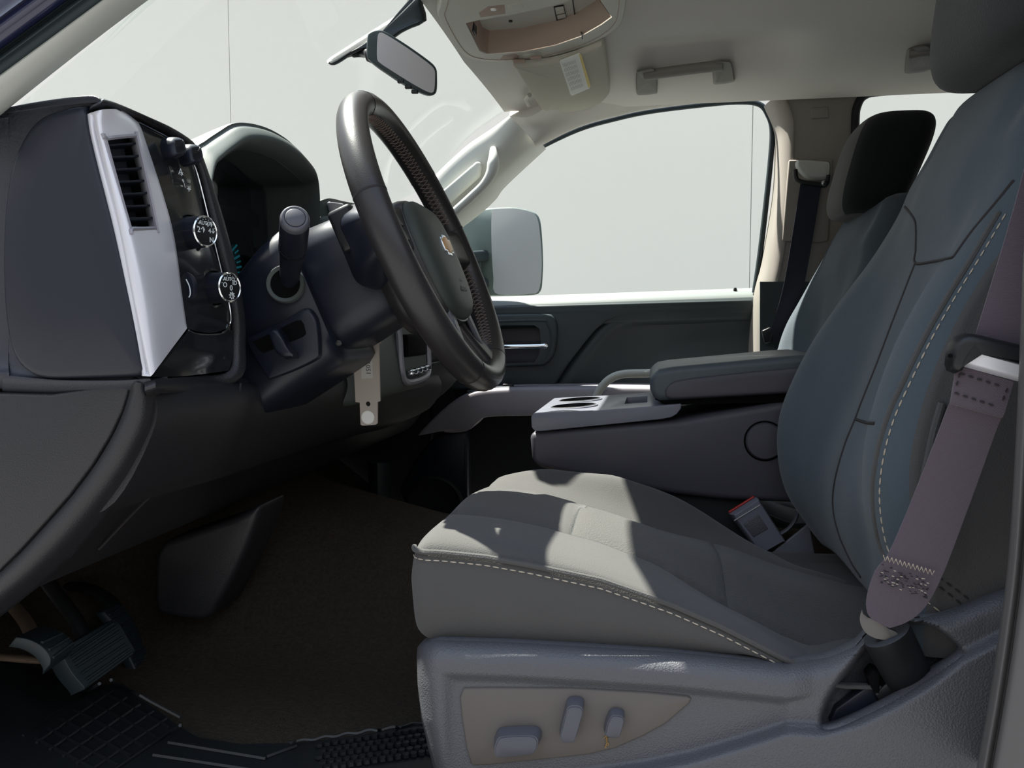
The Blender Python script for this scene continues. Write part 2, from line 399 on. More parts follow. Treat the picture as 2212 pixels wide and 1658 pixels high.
# far windshield pillar trim
U_ = [(912, 402, 2.34), (930, 384, 2.34), (965, 350, 2.33), (1010, 310, 2.32), (1060, 276, 2.30), (1098, 248, 2.27)]
Lw = [(960, 500, 2.36), (975, 486, 2.36), (1025, 447, 2.36), (1058, 416, 2.35), (1082, 386, 2.34), (1168, 306, 2.31)]
rows = []
for k, (t, dy) in enumerate([(-0.06, 0.05), (0, 0.012), (0.12, -0.012), (0.5, -0.028), (0.88, -0.012), (1, 0.012), (1.05, 0.05)]):
    rows.append([P(*a)*(1-t)+P(*b)*t+V(0, dy, 0) for a, b in zip(U_, Lw)])
struct('trim_2', MB().sheet(interp(rows, 4, 4), (0, 0.03, 0)), M['trim_l'])
# far door pillar with shoulder belt
Lf = [(1668, 214), (1688, 262), (1692, 310), (1686, 420), (1664, 560), (1646, 640), (1636, 775)]
Rf = [(1850, 180), (1856, 214), (1846, 246), (1846, 420), (1850, 560), (1850, 640), (1850, 775)]
rows = []
for t, dy in [(-0.06, 0.06), (-0.02, 0.015), (0.04, -0.008), (0.12, -0.02), (0.2, -0.016), (0.6, -0.02), (0.95, -0.012), (1.0, 0.01), (1.02, 0.05)]:
    rows.append([P(*a, 2.30)*(1-t)+P(*b, 2.30)*t+V(0, dy, 0) for a, b in zip(Lf, Rf)])
struct('trim_3', MB().sheet(interp(rows, 4, 4), (0, 0.03, 0)), M['pillf'])
lo = [[P(px, py, 2.275) for px in (1642, 1700, 1760, 1850)] for py in (608, 660, 720, 780)]
struct('trim_5', MB().sheet(interp(lo, 4, 4), (0, 0.01, 0)), M['door'])
# inset cover panel of the belt slide on the pillar, and its small cover plate
pl = L(2.274, *[(1704, 345), (1800, 342), (1790, 520), (1772, 524), (1690, 520)])
struct('trim_6', MB().prism(pl, (0, 0.012, 0)), M['pillf'], bevel=0.004)
pl = L(2.276, *[(1752, 232), (1790, 230), (1791, 254), (1753, 256)])
struct('trim_7', MB().prism(pl, (0, 0.012, 0)), M['pillf'], bevel=0.003)
# rear side: lower door wall and its window pane
struct('wall_right', MB().box((1.0, 2.40, 0.4), (1.06, 0.08, 0.74)), M['doord'])
struct('window_2', MB().prism([V(0.42, 2.37, 0.75), V(1.5, 2.37, 0.75), V(1.5, 2.32, 1.25), V(0.42, 2.32, 1.25)], (0, 0.004, 0)), M['glass'])
# near side behind the door pillar: rear door, its tinted pane, and the cab rear window
struct('wall_left', MB().box((.98, .76, .42), (1.1, .07, .80)), M['doord'])
struct('window_3', MB().prism([V(.45, .775, .82), V(1.5, .775, .82), V(1.5, .83, 1.22), V(.45, .83, 1.22)], (0, .004, 0)), M['tint'])
struct('window_4', MB().prism([V(1.56, .8, .87), V(1.56, 2.35, .87), V(1.50, 2.28, 1.24), V(1.50, .86, 1.24)], (.004, 0, 0)), M['tint'])
struct('sun_gap_cover', MB().box((-1.1, 2.38, .785), (.8, .20, .012)), M['dash'])  # unseen sheet added to stop sun leaking past the dashboard end
fr_ = cr(L(2.29, (1848, 640), (1848, 420), (1847, 270), (1852, 228), (1868, 206), (1900, 198), (2000, 192), (2130, 187), (2300, 183), (2600, 176)), 6)
struct('trim_15', MB().tube(fr_, .011, 10), M['doord'])
# windshield
bot = [(-0.66, 0.73, 0.79), (-0.80, 0.98, 0.835), (-0.98, 1.25, 0.835), (-1.03, 1.56, 0.835), (-0.98, 1.87, 0.84), (-0.85, 2.12, 0.87), (-0.62, 2.33, 1.02)]
top = [(-0.06, 0.80, 1.17), (-0.37, 0.98, 1.215), (-0.425, 1.25, 1.245), (-0.45, 1.56, 1.255), (-0.43, 1.87, 1.235), (-0.41, 2.1, 1.215), (-0.39, 2.27, 1.205)]
mid = [tuple((V(*a)+V(*b))/2+V(-0.01, 0, 0.02)) for a, b in zip(bot, top)]
struct('window_1', MB().sheet(interp([bot, mid, top], 6, 5), (-0.003, 0, 0.004)), M['glass'])
# near windshield pillar: trim, seal and painted frame
def prow(y0, Y): return [P(-160, y0+117, Y), P(0, y0, Y), P(225, y0-165, Y), P(430, y0-315, Y), P(700, y0-513, Y+.03), P(1000, y0-733, Y+.09)]
rows = [[P(-60, 300, 0.755), P(34, 222, 0.755), P(228, 69, 0.765), P(440, -88, 0.775), P(700, -280, .79), P(1000, -505, .83)], [P(-66, 296, 0.745), P(30, 216, 0.745), P(224, 62, 0.755), P(436, -94, 0.765), P(696, -286, .78), P(996, -511, .82)],
        [P(-80, 275, 0.73), P(18, 200, 0.73), P(200, 62, 0.735), P(430, -110, 0.745), P(690, -304, .77), P(990, -530, .82)], prow(166, 0.715), prow(162, 0.725)]
struct('trim_8', MB().sheet(interp(rows, 4, 4), (-0.015, 0.02, 0.02)), M['trim_l'])
rows = [prow(168, 0.722), prow(158, 0.714), prow(140, 0.710), prow(128, 0.704), prow(118, 0.712), prow(108, 0.704)]
struct('trim_9', MB().sheet(interp(rows, 4, 3), (-0.02, 0.03, 0.02)), M['seal'])
rows = [prow(109, 0.706), prow(95, 0.698), prow(78, 0.694), prow(60, 0.690), prow(40, 0.690), prow(37, 0.686), prow(33, 0.690), prow(0, 0.690), prow(-60, 0.69)]
struct('trim_10', MB().sheet(interp(rows, 4, 3), (-0.02, 0.03, 0.02)), M['paint'])
# near door pillar at the right edge of the opening
edge = [(2216, 480), (2209, 600), (2202, 800), (2193, 1000), (2180, 1200), (2163, 1345), (2138, 1510), (2106, 1690)]
rows = []
for dx, Y in [(-2, 0.80), (0, 0.735), (6, 0.722), (16, 0.716), (24, 0.72), (30, 0.722), (36, 0.712), (60, 0.706), (140, 0.70), (260, 0.72)]:
    rows.append([P(2290+dx, -600, Y+.10), P(2250+dx, -300, Y+.06), P(2228+dx, 0, Y+.03), P(2219+dx, 280, Y+.008)]+[P(px+dx, py, Y) for px, py in edge])
struct('trim_11', MB().sheet(interp(rows, 4, 4), (0.02, 0.04, 0)), M['pillar'])
# ================================================================== DASHBOARD
dash = thing('dashboard', 'dark grey dashboard with silver side vent bezel, black control panel and arched gauge hood', 'dashboard', (-0.62, 1.5, 0.33))
BK = V(-0.03, 0.012, 0)
# end panel: surround with rolled shoulders, then the raised cover
sur = [
    [(-170, 262), (-70, 244), (0, 233), (100, 219), (200, 211), (224, 212)],
    [(-170, 282), (-70, 262), (0, 247), (100, 232), (196, 222), (221, 224)],
    [(-170, 300), (-70, 276), (0, 256), (100, 238), (190, 228), (216, 232)],
    [(-170, 500), (-70, 500), (20, 500), (110, 500), (220, 500), (262, 500)],
    [(-170, 760), (-70, 760), (10, 765), (120, 790), (250, 798), (318, 792)],
    [(-170, 800), (-70, 808), (10, 815), (120, 822), (250, 822), (325, 818)],
    [(-170, 830), (-70, 838), (10, 845), (120, 850), (250, 850), (330, 846)]]
yo = [0.79, 0.765, 0.772, 0.775, 0.775, 0.765, 0.778]
zo = [.83, .82, .81, .69, .575, .56, .545]
G = interp([[V(-1.2, yo[i], zo[i])]+[P(a, b, yo[i]) for a, b in r[1:]] for i, r in enumerate(sur)], 6, 5)
obj('end_panel_surround', MB().sheet(G, (0, 0.03, 0)), M['dashe'], dash)
cov = [(107, 254), (150, 238), (190, 230), (200, 236), (208, 285), (226, 359), (258, 478), (290, 618), (309, 720), (320, 790), (322, 808), (304, 812), (200, 816), (110, 816), (70, 800), (44, 765), (30, 700), (24, 610), (24, 520), (30, 430), (46, 346), (74, 288)]
lp = resample(cr([P(a, b, 0.772) for a, b in cov], 4, closed=True), 90, closed=True)
obj('end_cover', MB().rdome(lp, (0, -0.013, 0), .07), M['dashs'], dash, smooth=60)
# silver vent bezel: outboard wrap, opening left out of the grid
bz = [
    [(199, 250, .768), (204, 242, .757), (226, 236, .762), (264, 239, .800), (299, 264, .838)],
    [(209, 300, .768), (214, 300, .756), (231, 298, .760), (293, 293, .802), (314, 302, .838)],
    [(255, 492, .768), (260, 492, .756), (284, 493, .760), (338, 490, .802), (371, 486, .838)],
    [(284, 640, .768), (290, 640, .756), (318, 640, .762), (366, 640, .804), (394, 640, .838)],
    [(318, 806, .768), (326, 812, .757), (345, 788, .768), (377, 745, .808), (404, 709, .838)]]
NU = 6
G = interp([[P(*q) for q in r] for r in bz], NU, NU)
omit = lambda i, j: NU <= i < 2*NU and 2*NU <= j < 3*NU
bzl = obj('vent_bezel', MB().sheet(G, (-0.012, 0.006, 0), omit), M['silver'], dash, smooth=60)
# vent: dark box behind the opening with slats
vc = [P(226, 294, .762), P(298, 288, .806), P(345, 494, .806), P(280, 497, .764)]
mbv = MB(); back = V(-0.055, 0.012, 0)
mbv.loft([[q+V(-0.004, .002, 0) for q in vc], [q+back for q in vc]], caps=False)
mbv.add([q+back for q in vc], [(0, 1, 2, 3)])
vent = obj('air_vent', mbv, M['black'], dash, smooth=20, fix=False)
mbs = MB()
for k in range(7):
    t = (k+0.62)/7.3
    a = P(232, 299, .762)*(1-t)+P(285, 492, .764)*t; b = P(293, 294, .803)*(1-t)+P(338, 490, .803)*t
    w = V(-0.022, 0.004, -0.006); th = V(0, 0, 0.0022)
    a = a+V(-0.002, 0.001, 0); b = b+V(-0.002, 0.001, 0)
    mbs.loft([[a, a+w, a+w+th, a+th], [b, b+w, b+w+th, b+th]])
obj('vent_slats', mbs, M['dashs'], vent, bevel=0.0006)
rim = cr(L3((231, 299, .759), (290, 293, .800), (297, 300, .803), (338, 488, .803), (334, 493, .800), (286, 494, .761), (280, 490, .760), (228, 304, .758)), 4, closed=True)
obj('vent_rim', MB().tube(rim, 0.0022, 6, closed=True), M['silverp'], vent)
# glossy control panel
cp = [
    [(300, 266, .842), (330, 282, .868), (362, 298, .892), (404, 326, .925)],
    [(318, 312, .842), (348, 325, .868), (385, 345, .895), (424, 378, .935)],
    [(372, 486, .842), (402, 492, .872), (430, 498, .905), (455, 503, .940)],
    [(394, 640, .842), (425, 640, .872), (460, 638, .912), (489, 636, .948)],
    [(405, 709, .842), (430, 716, .872), (462, 718, .910), (492, 708, .945)]]
G = interp([[P(*q) for q in r] for r in cp], 5, 5)
cpan = obj('control_panel', MB().sheet(G, (-0.01, 0.004, 0)), M['gloss'], dash, smooth=60)
cl = cr(L3((299, 263, .840), (330, 279, .868), (362, 296, .892), (398, 322, .922), (412, 345, .930), (427, 378, .936), (458, 503, .942), (490, 636, .950), (498, 680, .950), (496, 700, .948), (484, 717, .935), (462, 722, .912), (425, 720, .872), (408, 713, .845)), 4)
obj('chrome_outline', MB().tube(cl, 0.0011, 6), M['chrome'], cpan)
# lower gloss facet under the bezel diagonal
lw = [[(332, 814, .762), (352, 788, .778), (382, 748, .815), (406, 714, .846)], [(395, 812, .84), (405, 790, .85), (418, 758, .862), (430, 722, .876)], [(450, 806, .90), (455, 788, .905), (462, 758, .91), (466, 724, .916)], [(494, 800, .935), (500, 780, .94), (503, 750, .948), (502, 712, .952)]]
obj('lower_gloss_facet', MB().sheet(interp([[P(*q) for q in r] for r in lw], 4, 4), (-0.02, 0.006, 0)), M['gloss'], dash, smooth=60)
# padded rim of the pod
c0 = [(213, 232, .766), (240, 232, .78), (300, 258, .842), (362, 290, .893), (408, 322, .928), (430, 372, .940), (462, 500, .946), (494, 634, .954), (503, 690, .955), (502, 740, .952), (497, 800, .936), (440, 812, .895), (335, 819, .765)]
c1 = [(222, 214, .768), (246, 222, .79), (316, 252, .85), (378, 281, .905), (424, 317, .945), (450, 378, .958), (482, 475, .965), (514, 600, .972), (528, 690, .975), (529, 745, .972), (523, 812, .955), (450, 848, .905), (335, 848, .772)]
c05 = [((a[0]+b[0])/2+3, (a[1]+b[1])/2-(3 if i < 6 else -2 if i > 9 else 0), (a[2]+b[2])/2-0.006) for i, (a, b) in enumerate(zip(c0, c1))]
c05[0] = (218, 222, .760); c05[-1] = (336, 834, .758); c05[-2] = (446, 830, .893)
p0, p1, ph = [P(*q) for q in c0], [P(*q) for q in c1], [P(*q) for q in c05]
rows = [[q+V(-.006, .004, 0) for q in p0], p0, ph, p1, [q+V(-0.035, 0.012, -0.001) for q in p1], [q+V(-0.16, 0.02, -0.004) for q in p1]]
obj('pod_rim', MB().sheet(interp(rows, 5, 4), (-0.012, 0.0, -0.004)), M['dash'], dash, smooth=60)
# small chrome tab beyond the upper knob
tb = cr(L3((463, 489, .955), (474, 487, .957), (480, 500, .958), (486, 535, .959), (480, 542, .957)), 4)
obj('trim_tab', MB().tube(tb, 0.0012, 6), M['chrome'], dash)
# knobs
def knob(c, r, ln, ax, label, marks):
    u, w, a = frame(ax)
    k = obj('knob', MB().lathe([(r*1.0, -0.004), (r*1.0, 0), (r*0.97, ln*0.75), (r*0.93, ln*0.95), (r*0.86, ln)], c, ax, 36), M['dashs'], cpan, label=label, smooth=35)
    mr = MB(); 
    for q in range(10):
        t = 2*math.pi*q/10; d = u*_c(t)+w*_s(t)
        mr.quadbar(np.asarray(c)+d*r*0.985+a*0.001, np.asarray(c)+d*r*0.955+a*ln*0.8, 0.0007, 0.0006, d)
    obj('grip_line', mr, M['steel'], k)
    obj('knob_ring', MB().lathe([(r*0.96, ln*0.93), (r*0.97, ln*0.99), (r*0.90, ln*1.03), (r*0.84, ln*1.0), (r*0.84, ln*.9)], c, ax, 36, caps=False), M['chrome'], k)
    obj('knob_face', MB().lathe([(r*0.87, ln*0.9), (r*0.87, ln*1.0), (r*0.5, ln*1.02), (0.0005, ln*1.02)], c, ax, 36), M['black'], k)
    fc = np.asarray(c)+a*(ln*1.03)
    right = unit(np.cross(V(0, 0, 1), a)); up = np.cross(a, right)
    mk = MB()
    for tx, dx, dz, sz in marks:
        t = text_mb(tx, fc+right*dx*r+up*dz*r, right, up, sz*r, 0.0003); mk.add(t.v, t.f)
    for q in range(9):
        t = math.radians(20+140*q/8); mk.box(fc+right*_c(t)*r*.74+up*_s(t)*r*.74, (0.0006, 0.0007, 0.0007))
    obj('knob_marking', mk, M['mark'], k, fix=False)
    obj('knob_well', MB().lathe([(r*1.28, -0.002), (r*1.26, 0.0008), (r*1.12, 0.0022), (r*1.03, -0.001)], c, ax, 36, caps=False), M['gloss'], cpan)
KX = V(1, -0.30, 0.02)
knob(P(408, 503, .880), 0.0182, 0.026, KX, 'drive selector knob with chrome ring', [('2\u2191', -.38, .05, .5), ('AUTO', -.1, .48, .34), ('4\u2191', .28, .42, .42), ('4\u2193', .45, .05, .42), ('N', .40, -.50, .45)])
knob(P(461, 622, .912), 0.0182, 0.026, KX, 'lamp knob with chrome ring', [('AUTO', -.1, .5, .34), ('O', -.45, .12, .46), ('ID', .38, .28, .4), ('0', .06, -.06, .5), ('\u2600', .1, -.55, .5), ('*', .12, -.58, .7)])
# dimmer thumb wheel
c = P(404, 622, .858); obj('thumb_wheel', MB().lathe([(0.012, -0.0045), (0.0185, -0.003), (0.0195, 0), (0.0185, 0.003), (0.012, 0.0045)], c+V(-0.006, 0.002, 0), V(-0.25, -1, 0), 30), M['dashs'], cpan)
obj('thumb_wheel_marking', MB().tube(cr(L3((402, 603, .846), (409, 618, .846), (411, 634, .846), (408, 642, .846)), 4), 0.0006, 5), M['mark'], cpan)
# two ribbed rockers and the trailer brake buttons
for (a, b, Y) in ((361, 321, .868), (398, 336, .898)):
    lp = resample(cr(L3((a-17, b-18, Y), (a+13, b-21, Y+.018), (a+21, b+16, Y+.016), (a-10, b+22, Y-.002)), 5, closed=True), 40, closed=True)
    lp = [q+V(0.002, 0, 0) for q in lp]
    rk = obj('rocker_switch', MB().dome(lp, V(0.016, -0.006, 0), 0.005, 4), M['dashs'], cpan, smooth=50)
    md = MB(); o = np.mean(np.array(lp), 0)+V(0.0166, -0.0066, 0); e1 = unit(np.array(lp[6])-np.array(lp[36])); e1 = unit(P(a+13, b-21, Y+.018)-P(a-17, b-18, Y)); e2 = unit(P(a+21, b+16, Y+.016)-P(a+13, b-21, Y+.018))
    for i in range(-4, 5):
        for j in range(-5, 6): md.box(o+e1*i*0.0012+e2*j*0.0015, (0.0009, 0.0007, 0.0007))
    obj('grip_dots', md, M['black'], rk)
bt = [[(359, 358, .872), (384, 364, .893), (404, 372, .912)], [(366, 386, .872), (390, 393, .893), (407, 398, .910)], [(370, 407, .872), (392, 414, .893), (408, 421, .910)]]
for r in (0, 1):
    q = bt[r]+bt[r+1][::-1]; lp = [P(*z)+V(0.001, 0, 0) for z in q]
    obj('button', MB().prism(lp, (0.003, -0.001, 0)), M['gloss'], cpan, bevel=0.0008)
nrm = V(1, -.3, 0); rt_ = unit(np.cross(V(0, 0, 1), nrm))
mk = MB()
for tx, px, py, Y, sz in (('\u2212', 384, 403, .888, .010), ('+', 401, 410, .903, .012), ('A', 383, 372, .890, .010), ('*', 385, 380, .892, .012)):
    t = text_mb(tx, P(px, py, Y)+V(0.005, -0.0015, 0), rt_, V(0, 0, 1), sz, 0.0003); mk.add(t.v, t.f)
mk.quadbar(P(387, 388, .893)+V(.005, -.0015, 0), P(392, 408, .896)+V(.005, -.0015, 0), 0.002, 0.0006, nrm)
obj('button_marking', mk, M['mark'], cpan, fix=False)

# top pad: sheet from the rear edge forward to the windshield
tp_y = [.775, .86, .945, .975, 1.05, 1.35, 1.42, 1.7, 2.0, 2.28]
edge_x = [-.545, -.548, -.57, -.60, -.63, -.63, -.56, -.52, -.54, -.60]
rows = []
for k, t in enumerate((0, .03, .1, .5, 1)):
    rows.append([V(edge_x[i]-t*(0.80+0.0*math.exp(-((y-1.56)/.55)**4)), y, (0.836 if y < 1.0 else 0.812 if y < 1.4 else 0.80)-(0.012 if k == 0 else 0)) for i, y in enumerate(tp_y)])
obj('top_pad', MB().sheet(interp(rows, 4, 3), (0, 0, -0.02)), M['dash'], dash)
# knee panels: column of points per depth, world profile forward and down
def knee(Y, top, bulge=0.0):
    pts = [V(top[0]-.02, Y, top[1]+.0), V(top[0], Y, top[1]-.012), V(top[0]-.004, Y, top[1]-.05), V(top[0]-.05+bulge, Y, top[1]-.125), V(-.62, Y, .40), V(-.675, Y, .332), V(-.72, Y, .318), V(-.80, Y, .34)]
    return pts
kt = [(0.785, -.505, .560), (0.86, -.500, .560), (0.95, -.497, .556), (1.02, -.510, .548), (1.12, -.515, .545), (1.3, -.512, .545), (1.45, -.500, .545), (1.65, -.49, .535), (1.85, -.50, .53), (2.1, -.52, .53), (2.28, -.56, .53)]
G = interp([knee(Y, (x, z)) for Y, x, z in kt], 5, 5)
obj('knee_panel', MB().sheet(G, (-0.012, 0, 0.008)), M['dash'], dash, smooth=60)
# panel joint running down the knee panel
jn = cr([V(-.4985, .948, .55), V(-.505, .945, .51), V(-.515, .935, .492), V(-.528, .915, .478), V(-.548, .905, .455), V(-.6, .90, .41), V(-.66, .895, .35)], 5)
obj('panel_joint', MB().tube([q+V(0.0035, 0, 0) for q in jn], 0.0013, 5), M['thread_d'], dash)
# lower end panel and the rolled edge that borders it
le = [(-170, 838), (-60, 846), (110, 850), (279, 824), (275, 850), (262, 890), (238, 940), (200, 1003), (150, 1070), (95, 1132), (40, 1192), (0, 1232), (-60, 1286), (-170, 1380)]
obj('lower_end_panel', MB().prism([V(-1.2, .772, .55)]+[P(a, b, .772) for a, b in le[1:-1]]+[V(-.80, .772, .24), V(-1.2, .772, .20)], (0, 0.02, 0)), M['dash'], dash, bevel=0.004)
s0 = [(283, 824), (279, 852), (266, 893), (243, 943), (205, 1006), (154, 1074), (99, 1136), (44, 1196), (3, 1236), (-60, 1292), (-170, 1386)]
s1 = [(318, 828), (318, 860), (312, 905), (290, 958), (254, 1022), (202, 1092), (142, 1162), (82, 1224), (40, 1262), (-30, 1318), (-150, 1412)]
s2 = [(352, 830), (352, 868), (346, 915), (324, 972), (286, 1040), (236, 1110), (172, 1184), (108, 1246), (62, 1284), (-10, 1340), (-130, 1432)]
rows = [[P(a, b, .785) for a, b in s0], [P(a, b, .772) for a, b in s0], [P((a*2+c)/3, (b*2+d)/3, .764) for (a, b), (c, d) in zip(s0, s1)], [P(a, b, .772) for a, b in s1], [P(a, b, .80) for a, b in s2]]
obj('lower_edge_roll', MB().sheet(interp(rows, 4, 4), (-0.01, 0.012, 0.006)), M['dash'], dash, smooth=60)
# hanging bracket cover between the footwells
br = [(476, 1128), (505, 1118), (562, 1088), (552, 1130), (530, 1190), (505, 1245), (480, 1290), (458, 1328), (446, 1340), (428, 1342), (380, 1336), (345, 1328), (334, 1318), (331, 1290), (333, 1200), (350, 1170)]
obj('lower_bracket', MB().prism([P(a, b, 1.20) for a, b in br], (0, 0.10, 0)), M['dash'], dash, bevel=0.014, seg=4)

# gauge hood: an arch lofted forward, rounded lip
inn = [(434, 425), (447, 372), (462, 354), (484, 337), (509, 325), (535, 326), (565, 334), (592, 346), (615, 362), (634, 378), (647, 391), (651, 405), (651, 440), (650, 480), (648, 540)]
out = [(412, 400), (424, 332), (446, 312), (472, 294), (504, 275), (536, 273), (572, 281), (602, 295), (628, 313), (648, 334), (664, 356), (673, 382), (678, 416), (679, 470), (678, 545)]
yi = np.interp(np.linspace(0, 1, 15), [0, .34, .62, .77, 1], [.985, 1.12, 1.23, 1.29, 1.30])
def harc(px, xo=0): return [P(a, b, y)+V(xo, 0, 0) for (a, b), y in zip(px, yi)]
I, O = harc(inn), harc(out)
midl = [a*.5+b*.5+V(0.02, 0, 0) for a, b in zip(I, O)]
q1 = [a*.8+b*.2+V(0.013, 0, 0) for a, b in zip(I, O)]; q2 = [a*.2+b*.8+V(0.013, 0, 0) for a, b in zip(I, O)]
fwd = [q+V(-0.10, 0, -0.004) for q in I]
cen = np.mean(np.array(I), 0)
fwd = [q+(cen-q)*0.10 for q in fwd]
rows = [fwd, [q+V(-.004, 0, 0) for q in I], I, q1, midl, q2, O, [q+V(-.03, 0, -.002) for q in O], [q+V(-.26, 0, -.09) for q in O]]
hood = obj('gauge_hood', MB().grid(interp(rows, 4, 4)), M['dashg'], dash, smooth=70, fix=False)
# cluster face, dark, with teal ticks, and a smoked lens
def CF(px, py): return PX(px, py, -0.645)
cfp = [(404, 420), (450, 352), (520, 322), (580, 332), (640, 384), (668, 420), (668, 700), (404, 760)]
face = obj('gauge_face', MB().prism([CF(a, b) for a, b in cfp], (-0.02, 0, 0)), M['void'], dash)
def dial(px, py, r, a0, a1, n, m_):
    c = CF(px, py)+V(.002, 0, 0); d = MB()
    for k in range(n):
        t = math.radians(a0+(a1-a0)*k/(n-1)); e = V(0, _c(t), _s(t))
        d.quadbar(c+e*r*(.86 if k % 2 else .80), c+e*r, .0022 if k % 2 else .003, .001, V(1, 0, 0))
    return d
d = dial(455, 590, .092, -12, 32, 9, 0)
obj('gauge_ticks', d, M['teal'], face)
c = CF(470, 590); obj('gauge_ring', MB().tube([c+V(.004, .112*_c(t), .112*_s(t)) for t in np.linspace(0, 2*math.pi, 40, endpoint=False)], .0012, 5, closed=True), M['dashs'], face)
c = CF(590, 545); obj('gauge_ring', MB().tube([c+V(.004, .062*_c(t), .062*_s(t)) for t in np.linspace(0, 2*math.pi, 40, endpoint=False)], .0012, 5, closed=True), M['dashs'], face)
obj('gauge_ticks', dial(590, 545, .052, 120, 420, 21, 0), M['teal'], face)
obj('gauge_lens', MB().prism([PX(a, b, -0.62) for a, b in cfp], (-0.003, 0, 0)), M['lensg'], dash)

# centre stack: raised corner frame, radio screen, storage slot, chrome keys
def CSX(px, py, x=-0.50): return PX(px, py, x)
body = []
for Y in (1.34, 1.37, 1.5, 1.65, 1.775, 1.80):
    e = 0.03 if Y in (1.34, 1.80) else 0
    body.append([V(-.60-e*.3, Y, .806), V(-.535-e, Y, .806), V(-.512-e, Y, .79), V(-.505-e, Y, .72), V(-.495-e, Y, .62), V(-.485-e, Y, .55), V(-.483-e, Y, .505), V(-.50-e, Y, .485), V(-.56-e, Y, .478)])
obj('center_stack', MB().sheet(interp(body, 3, 4), (-0.015, 0, 0)), M['dashg'], dash)
cs = dash
fr = resample(cr([V(-.49, 1.57, .60), V(-.486, 1.57, .535), V(-.484, 1.60, .508), V(-.484, 1.74, .512), V(-.486, 1.77, .54), V(-.494, 1.775, .66), V(-.50, 1.76, .69), V(-.50, 1.60, .69), V(-.496, 1.575, .66)], 4, closed=True), 60, closed=True)
obj('stack_frame', MB().tube([q+V(.004, 0, 0) for q in fr], 0.007, 8, closed=True), M['silverp'], cs)
obj('storage_slot', MB().box((-.488, 1.675, .580), (.02, .15, .045)), M['void'], cs, bevel=.006)
obj('radio_screen', MB().box((-.496, 1.67, .655), (.02, .16, .055)), M['gloss'], cs, bevel=.003)
for k in range(4):
    obj('chrome_key', MB().box((-.476, 1.615+k*.036, .527+.001*k), (.018, .034, .012)), M['chrome'], cs, bevel=.003)
for k in range(3):
    obj('stack_button', MB().box((-.484, 1.62+k*.05, .635), (.014, .02, .016)), M['steel'], cs, bevel=.003)
# passenger side of the dashboard: face with glove box lid
ps = []
for Y in (1.80, 1.83, 1.95, 2.1, 2.24, 2.30):
    s = 0.0 if Y < 2.2 else (0.02 if Y < 2.28 else .06)
    ps.append([V(-.60-s, Y, .80), V(-.53-s, Y, .79), V(-.52-s, Y, .74), V(-.55-s, Y, .66), V(-.52-s, Y, .60), V(-.505-s, Y, .55), V(-.52-s, Y, .50)])
obj('passenger_dash_face', MB().sheet(interp(ps, 3, 4), (-0.015, 0, 0)), M['dash'], dash)
gb = [V(-.503, 1.84, .535), V(-.503, 2.2, .535), V(-.545, 2.2, .455), V(-.60, 2.2, .40), V(-.60, 1.84, .40), V(-.545, 1.84, .455)]
obj('glove_box_lid', MB().sheet(interp([[V(-.50+.004, y, .535), V(-.512+.004, y, .49), V(-.555+.004, y, .44), V(-.615+.004, y, .395)] for y in (1.84, 1.96, 2.08, 2.2)], 3, 3), (-.01, 0, 0)), M['doord'], dash, bevel=.004)
# centre top bezel with the pale screen shroud behind the wheel
sh = [[(690, 434, 1.34), (712, 428, 1.36), (740, 434, 1.42), (770, 440, 1.5)], [(694, 470, 1.34), (716, 470, 1.36), (744, 474, 1.42), (770, 480, 1.5)], [(712, 520, 1.34), (734, 520, 1.36), (760, 524, 1.42), (790, 530, 1.5)]]
obj('screen_shroud', MB().sheet(interp([[P(*q) for q in r] for r in sh], 4, 4), (-.03, .02, 0)), M['dashg'], dash)
sc = [P(*q)+V(.006, -.004, 0) for q in ((708, 436, 1.345), (738, 440, 1.40), (752, 500, 1.42), (722, 495, 1.36))]
obj('shroud_pane', MB().prism(sc, (-.008, .003, 0)), M['silverp'], dash, bevel=.003)
# ================================================================== STEERING COLUMN AND WHEEL
WC = V(-.304, 1.124, .732); TL = .41
WN = V(_c(TL), 0, _s(TL)); WU = V(0, 1, 0); WV = V(-_s(TL), 0, _c(TL))
def WP(u, v, d=0.0): return WC+WU*u+WV*v+WN*d
col = thing('steering_column', 'dark steering column housing with turn stalk, tilt lever and round stalk boot', 'steering column', WP(0, 0, -.3))
def ring(d, hu, hv, r, du=0, dv=0): return [WP(a, b, d) for a, b in rrect(du, dv, hu, hv, r, 6)]
obj('wheel_shroud', MB().loft([ring(-.03, .055, .062, .03), ring(-.04, .070, .075, .04), ring(-.10, .078, .082, .04, 0, -.004), ring(-.145, .080, .086, .04, 0, -.006), ring(-.155, .076, .082, .04, 0, -.006)]), M['dashs'], col, smooth=50)
obj('column_cover', MB().loft([ring(-.150, .070, .078, .035, 0, -.006), ring(-.152, .088, .094, .04, 0, -.008), ring(-.165, .095, .100, .04, 0, -.01), ring(-.20, .097, .097, .035, 0, -.018), ring(-.25, .097, .088, .03, 0, -.034), ring(-.32, .098, .080, .03, 0, -.052), ring(-.36, .09, .07, .03, 0, -.058)]), M['dashs'], col, smooth=50)
obj('column_gap', MB().lathe([(.078, -.002), (.078, .002)], WP(0, -.006, -.1535), WN, 40), M['void'], col)
